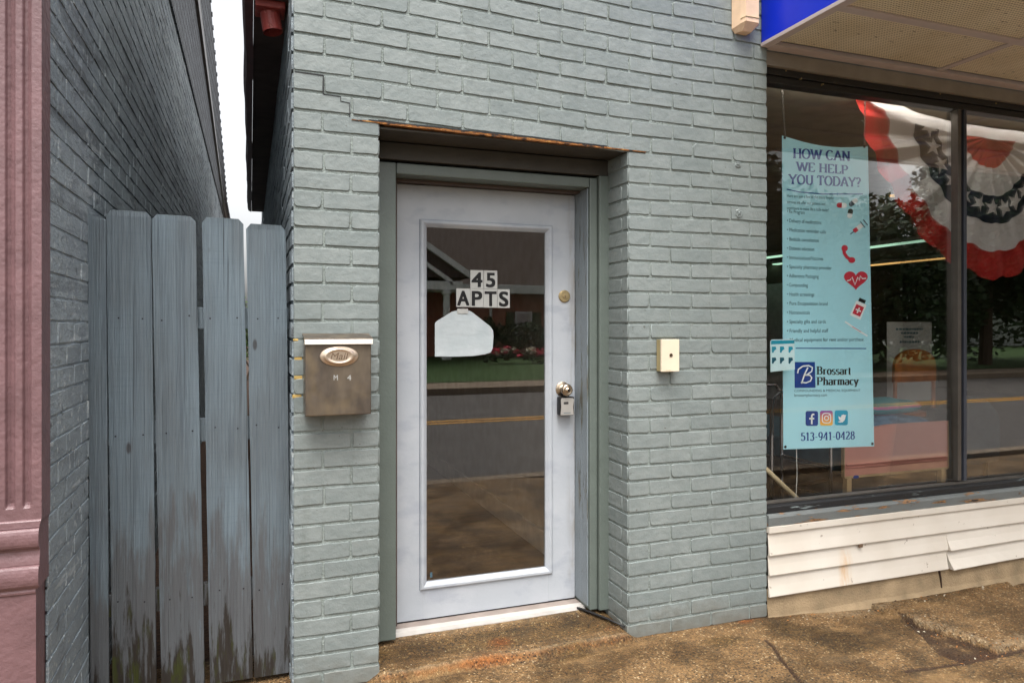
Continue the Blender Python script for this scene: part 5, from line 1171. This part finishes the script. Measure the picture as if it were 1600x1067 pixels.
bm = B(); sheet(bm, lambda u, v: Vector((u, v, -.03)), -150, 150, .1, 150, 4, 4); sheet(bm, lambda u, v: Vector((u, v, -.2)), -150, 150, -150, .1, 4, 4); struct('ground', bm, MT['dirt'])
bm = B(); rbox(bm, -60, 60, -2.9, -2.721, -.19, -.004, .012); struct('kerb', bm, MT['kerb'])
bm = B(); rbox(bm, -60, 60, -12.0, -2.88, -.19, -.13, 0); struct('road', bm, MT['asphalt'])
bm = B(); rbox(bm, -60, 60, -7.55, -7.43, -.13, -.126, 0); rbox(bm, -60, 60, -7.82, -7.70, -.13, -.126, 0); struct('road_marking', bm, MT['yellow'])
bm = B(); rbox(bm, -60, 60, -13.6, -12.0, -.19, .02, .01); struct('far_pavement', bm, MT['kerb'])
bm = B(); nv = 12; sheet(bm, lambda u, v: Vector((u, -13.6 - v * 40, .03 + .3 * S(v * 4))), -60, 60, 0, 1, 20, 24); struct('lawn', bm, MT['grass'])
bm = B()
for i in range(420):
    k = random.random()
    if k < .4: x, y = random.uniform(XE, 5.2), -.03 - abs(random.gauss(0, .05))
    elif k < .75: a_ = random.choice(wedge); b_ = random.choice(wedge); t = random.random(); x, y = a_[0] + (b_[0] - a_[0]) * t + random.gauss(0, .02), a_[1] + (b_[1] - a_[1]) * t + random.gauss(0, .02)
    elif k < .9: x, y = random.uniform(XO, XR), random.choice((.05, .2)) + random.gauss(0, .05)
    else: x, y = random.uniform(.3, 4.5), random.uniform(-.6, -.01)
    if y > .25: continue
    z = ground(x, y)[0] + .002; a = random.uniform(0, 6.28); q = random.uniform(.002, .009) * (1 if k < .75 else .6); d = Vector((cos(a) * q, sin(a) * q, random.uniform(-.2, .5) * q)); n = Vector((-sin(a), cos(a), random.uniform(-.3, .3))) * q * .45; c = Vector((x, y, z + .001))
    f_ = bm.faces.new([bm.verts.new(c - d), bm.verts.new(c + n + Vector((0, 0, q * .3))), bm.verts.new(c + d), bm.verts.new(c - n)]); f_.material_index = random.choice((0, 0, 1, 2))
obj('leaf_litter', bm, [MT['dryleaf'], MT['dirt'], MT['grit']], kind='stuff')
p_ = atZ(905, 957, .06); bm = B(); tube(bm, [(1.512, .27, .056), (1.55, .20, .054), (1.60, .10, .050), (1.635, .02, .044)], [.006, .007, .006, .004], 8)
tag(obj('rubber_strip', bm, MT['black'], smooth=True), 'short black rubber strip lying on the step beside the brick reveal', 'rubber strip')
# loose grit
# ------------------------------------------------------------------ across the street (seen in the reflections)
def mir(px, py, Yr, plane=DY): v = atY(px, py, 2 * plane - Yr); v.y = Yr; return v
HY = -22.0
hs_ = empty('brick_house', 'red brick house across the street with a white gabled porch', 'house', (9, HY, .3))
e0 = mir(815, 456, HY).z
bm = B(); rbox(bm, 3.5, 24, HY - 8, HY, .2, e0, 0); obj('wall', bm, MT['redbrick'], hs_)
bm = B(); prism(bm, [Vector((3.2, HY + .5, e0 + .06)), Vector((3.2, HY - 4, e0 + 4.4)), Vector((3.2, HY - 8.5, e0 + .06))], (21.2, 0, 0)); obj('roof', bm, MT['roofsh'], hs_)
bm = B(); rbox(bm, 3.2, 24.4, HY + .45, HY + .6, e0 - .1, e0 + .22, .01); obj('eave_board', bm, MT['whitetrim'], hs_)
def hwin(cx):
    a, b = mir(805, 531, HY), mir(831, 487, HY); ww = b.x - a.x
    bm = B(); rbox(bm, cx - ww / 2, cx + ww / 2, HY - .05, HY + .06, a.z, b.z, .01); wf = obj('window', bm, MT['whitetrim'], hs_)
    bm = B(); m = (a.z + b.z) / 2; rbox(bm, cx - ww / 2 + .07, cx + ww / 2 - .07, HY + .061, HY + .07, a.z + .08, m - .03, 0); rbox(bm, cx - ww / 2 + .07, cx + ww / 2 - .07, HY + .061, HY + .07, m + .03, b.z - .08, 0); pieces('pane', bm, MT['tbar'], wf)
for cx in (mir(818, 500, HY).x, 12.8, 16, 20): hwin(cx)
for cx in (mir(818, 500, HY).x, 12.8, 16, 20):
    for sgn in (-1, 1):
        a, b = mir(805, 531, HY), mir(831, 487, HY); x = cx + sgn * ((b.x - a.x) / 2 + .2); bm = B(); rbox(bm, x - .17, x + .17, HY - .02, HY + .05, a.z, b.z, .01); obj('shutter', bm, MT['leafd'], hs_)
dx = mir(766, 490, HY).x; bm = B(); tube(bm, [(dx, HY + .08, .3), (dx, HY + .08, e0 - .1)], .06, 8); obj('downpipe', bm, MT['whitetrim'], hs_)
for q_, (px, wd, lab) in enumerate(((792, .7, 'dark rounded shrub below the nearest window of the brick house'), (748, .55, 'dark shrub by the white downpipe of the brick house'), (842, .8, 'dark shrub right of the nearest window of the brick house'))):
    x = mir(px, 540, -20.8).x; t = empty('foundation_shrub', lab, 'shrub', (x, -20.8, .3)); SHR = (x, wd, t); SHRS = globals().setdefault('SHRS', []); SHRS.append(SHR)
PYh = -19.6
rk0, rk1 = mir(668, 385, PYh), mir(738, 434, PYh); px0 = rk1.x; slope = (rk0.z - rk1.z) / (rk1.x - rk0.x); apx = 3.6; apz = rk1.z + slope * (px0 - apx)
bm = B(); prism(bm, [Vector((px0, PYh, rk1.z)), Vector((apx, PYh, apz)), Vector((2 * apx - px0, PYh, rk1.z))], (0, -3.0, 0)); obj('porch_roof', bm, MT['roofsh'], hs_)
bm = B()
for s_ in (1, -1):
    a, b = Vector((apx + s_ * (px0 - apx + .1), PYh + .02, rk1.z)), Vector((apx, PYh + .02, apz + .06)); n = Vector((0, 0, .16)); prism(bm, [a - n, b - n, b + n * .4, a + n * .4], (0, .12, 0))
    a, b = Vector((apx + s_ * (px0 - apx - .7), PYh + .02, rk1.z - .1)), Vector((apx, PYh + .02, apz - .5)); prism(bm, [a - n, b - n, b, a], (0, .08, 0))
rbox(bm, 2 * apx - px0, px0 - .35, PYh - .1, PYh + .1, rk1.z - .42, rk1.z - .14, .01); pieces('porch_trim', bm, MT['whitetrim'], hs_)
for x in (mir(698, 480, PYh).x, 2 * apx - mir(698, 480, PYh).x):
    bm = B(); lathe(bm, (x, PYh, .3), (0, 0, 1), [(0, .17), (.1, .17), (.12, .13), (rk1.z - .9, .11), (rk1.z - .86, .16), (rk1.z - .72, .16)], 16); obj('column', bm, MT['whitetrim'], hs_)
def leaves(bm, c, rx, ry, rz, n, s, clumps=14):
    cs = [(Vector((random.gauss(0, .45), random.gauss(0, .45), random.gauss(0, .42))), random.uniform(.28, .5)) for _ in range(clumps)]
    for _ in range(n):
        cc, cr = random.choice(cs); d = Vector((random.gauss(0, 1), random.gauss(0, 1), random.gauss(0, 1))).normalized() * cr * random.random() ** .4
        p = cc + d; p = Vector((c[0] + p.x * rx, c[1] + p.y * ry, c[2] + p.z * rz)); a = Vector((random.gauss(0, 1), random.gauss(0, 1), random.gauss(0, .6))).normalized(); b = a.orthogonal().normalized(); q = s * random.uniform(.6, 1.3)
        bm.faces.new([bm.verts.new(p - a * q), bm.verts.new(p + b * q * .5), bm.verts.new(p + a * q), bm.verts.new(p - b * q * .5)])
def tree(x, y, h, r, label, mat, n=3500):
    t = empty('leafy_tree', label, 'tree', (x, y, .2), 'trees across the street')
    bm = B(); tube(bm, [(x, y, .0), (x + .1, y, h * .25), (x, y + .1, h * .55), (x + .1, y, h * .85)], [.22, .17, .12, .03], 10)
    for k in range(6):
        a = random.uniform(0, 2 * pi); z = h * random.uniform(.3, .6); tube(bm, [(x, y, z), (x + cos(a) * r * .35, y + sin(a) * r * .35, z + h * .12), (x + cos(a) * r * .7, y + sin(a) * r * .7, z + h * .2)], [.09, .06, .02], 7)
    obj('trunk', bm, MT['bark'], t); bm = B(); leaves(bm, (x, y, h * .56), r, r, h * .43, n * 4, .14, 44); obj('crown', bm, mat, t)
for x, y, h, r, lab, mt, n in ((13.0, -15, 8.5, 1.7, 'slim tall dark tree at the left end of the row of street trees', 'leafd', 5000), (18.7, -16, 6.0, 2.9, 'low round tree left of the tall street trees', 'leafd', 6000), (24.4, -15, 10, 2.7, 'tall dense green street tree right of the low round one', 'leafd', 9000), (29, -16, 11, 3.4, 'broad dense dark street tree in the middle of the row', 'leafd', 9000), (35, -15, 11, 4.4, 'broad dark tree farther along the road', 'leafd', 9000), (43, -15, 10, 5, 'rounded green tree at the far end of the lawn', 'leaf', 6000), (12.2, -34, 8, 3.0, 'tall green tree rising behind the brick house', 'leaf', 3000)):
    tree(x, y, h, r, lab, MT[mt], n)
for x, wd, t in SHRS:
    bm = B(); leaves(bm, (x, -20.8, .95), wd, .6, .65, 1500, .07, 12); obj('foliage', bm, MT['leafd'], t)
for i, (px, py) in enumerate(((771, 553), (800, 550), (825, 549), (843, 553), (790, 556))):
    p = mir(px, py, -18.6); f_ = empty('flower_clump', ('pink', 'crimson', 'cream', 'rosy', 'pale')[i] + ' flower clump in the bed before the brick house', 'flowers', (p.x, p.y, .3), 'flower clumps by the house')
    bm = B(); leaves(bm, (p.x, p.y, .42), .3, .3, .2, 120, .06, 5); obj('foliage', bm, MT['leafd'], f_); bm = B(); leaves(bm, (p.x, p.y, .6), .32, .3, .14, 90, .06, 5); obj('blossom', bm, MT['whitef'] if i in (2, 4) else MT['pinkf'], f_)
wh = empty('white_house', 'pale sided house across the road behind the street trees', 'house', (40, -26, .3))
bm = B(); rbox(bm, 33, 48, -30, -24, .2, 3.6, 0); obj('wall', bm, MT['whitetrim'], wh); bm = B(); prism(bm, [Vector((32.7, -23.6, 3.61)), Vector((32.7, -27, 6.2)), Vector((32.7, -30.4, 3.61))], (15.6, 0, 0)); obj('roof', bm, MT['roofsh'], wh)
for x in (35, 40, 45): bm = B(); rbox(bm, x - .5, x + .5, -24.02, -23.95, 1.2, 2.6, .01); obj('window', bm, MT['slate'], wh)
# greenery at the far end of the passage
sh = empty('garden_shrub', 'green shrub glimpsed at the far end of the passage', 'shrub', (.2, 17, 0)); bm = B(); leaves(bm, (.0, 17.5, 1.3), 1.6, .9, 1.0, 2600, .07); obj('foliage', bm, MT['leaf'], sh)
bm = B(); 
for k in range(5): tube(bm, [(random.uniform(-.3, .3), 17.5, 0), (random.uniform(-.8, .8), 17.5, 1.4)], [.03, .01], 6)
pieces('stem', bm, MT['bark'], sh)
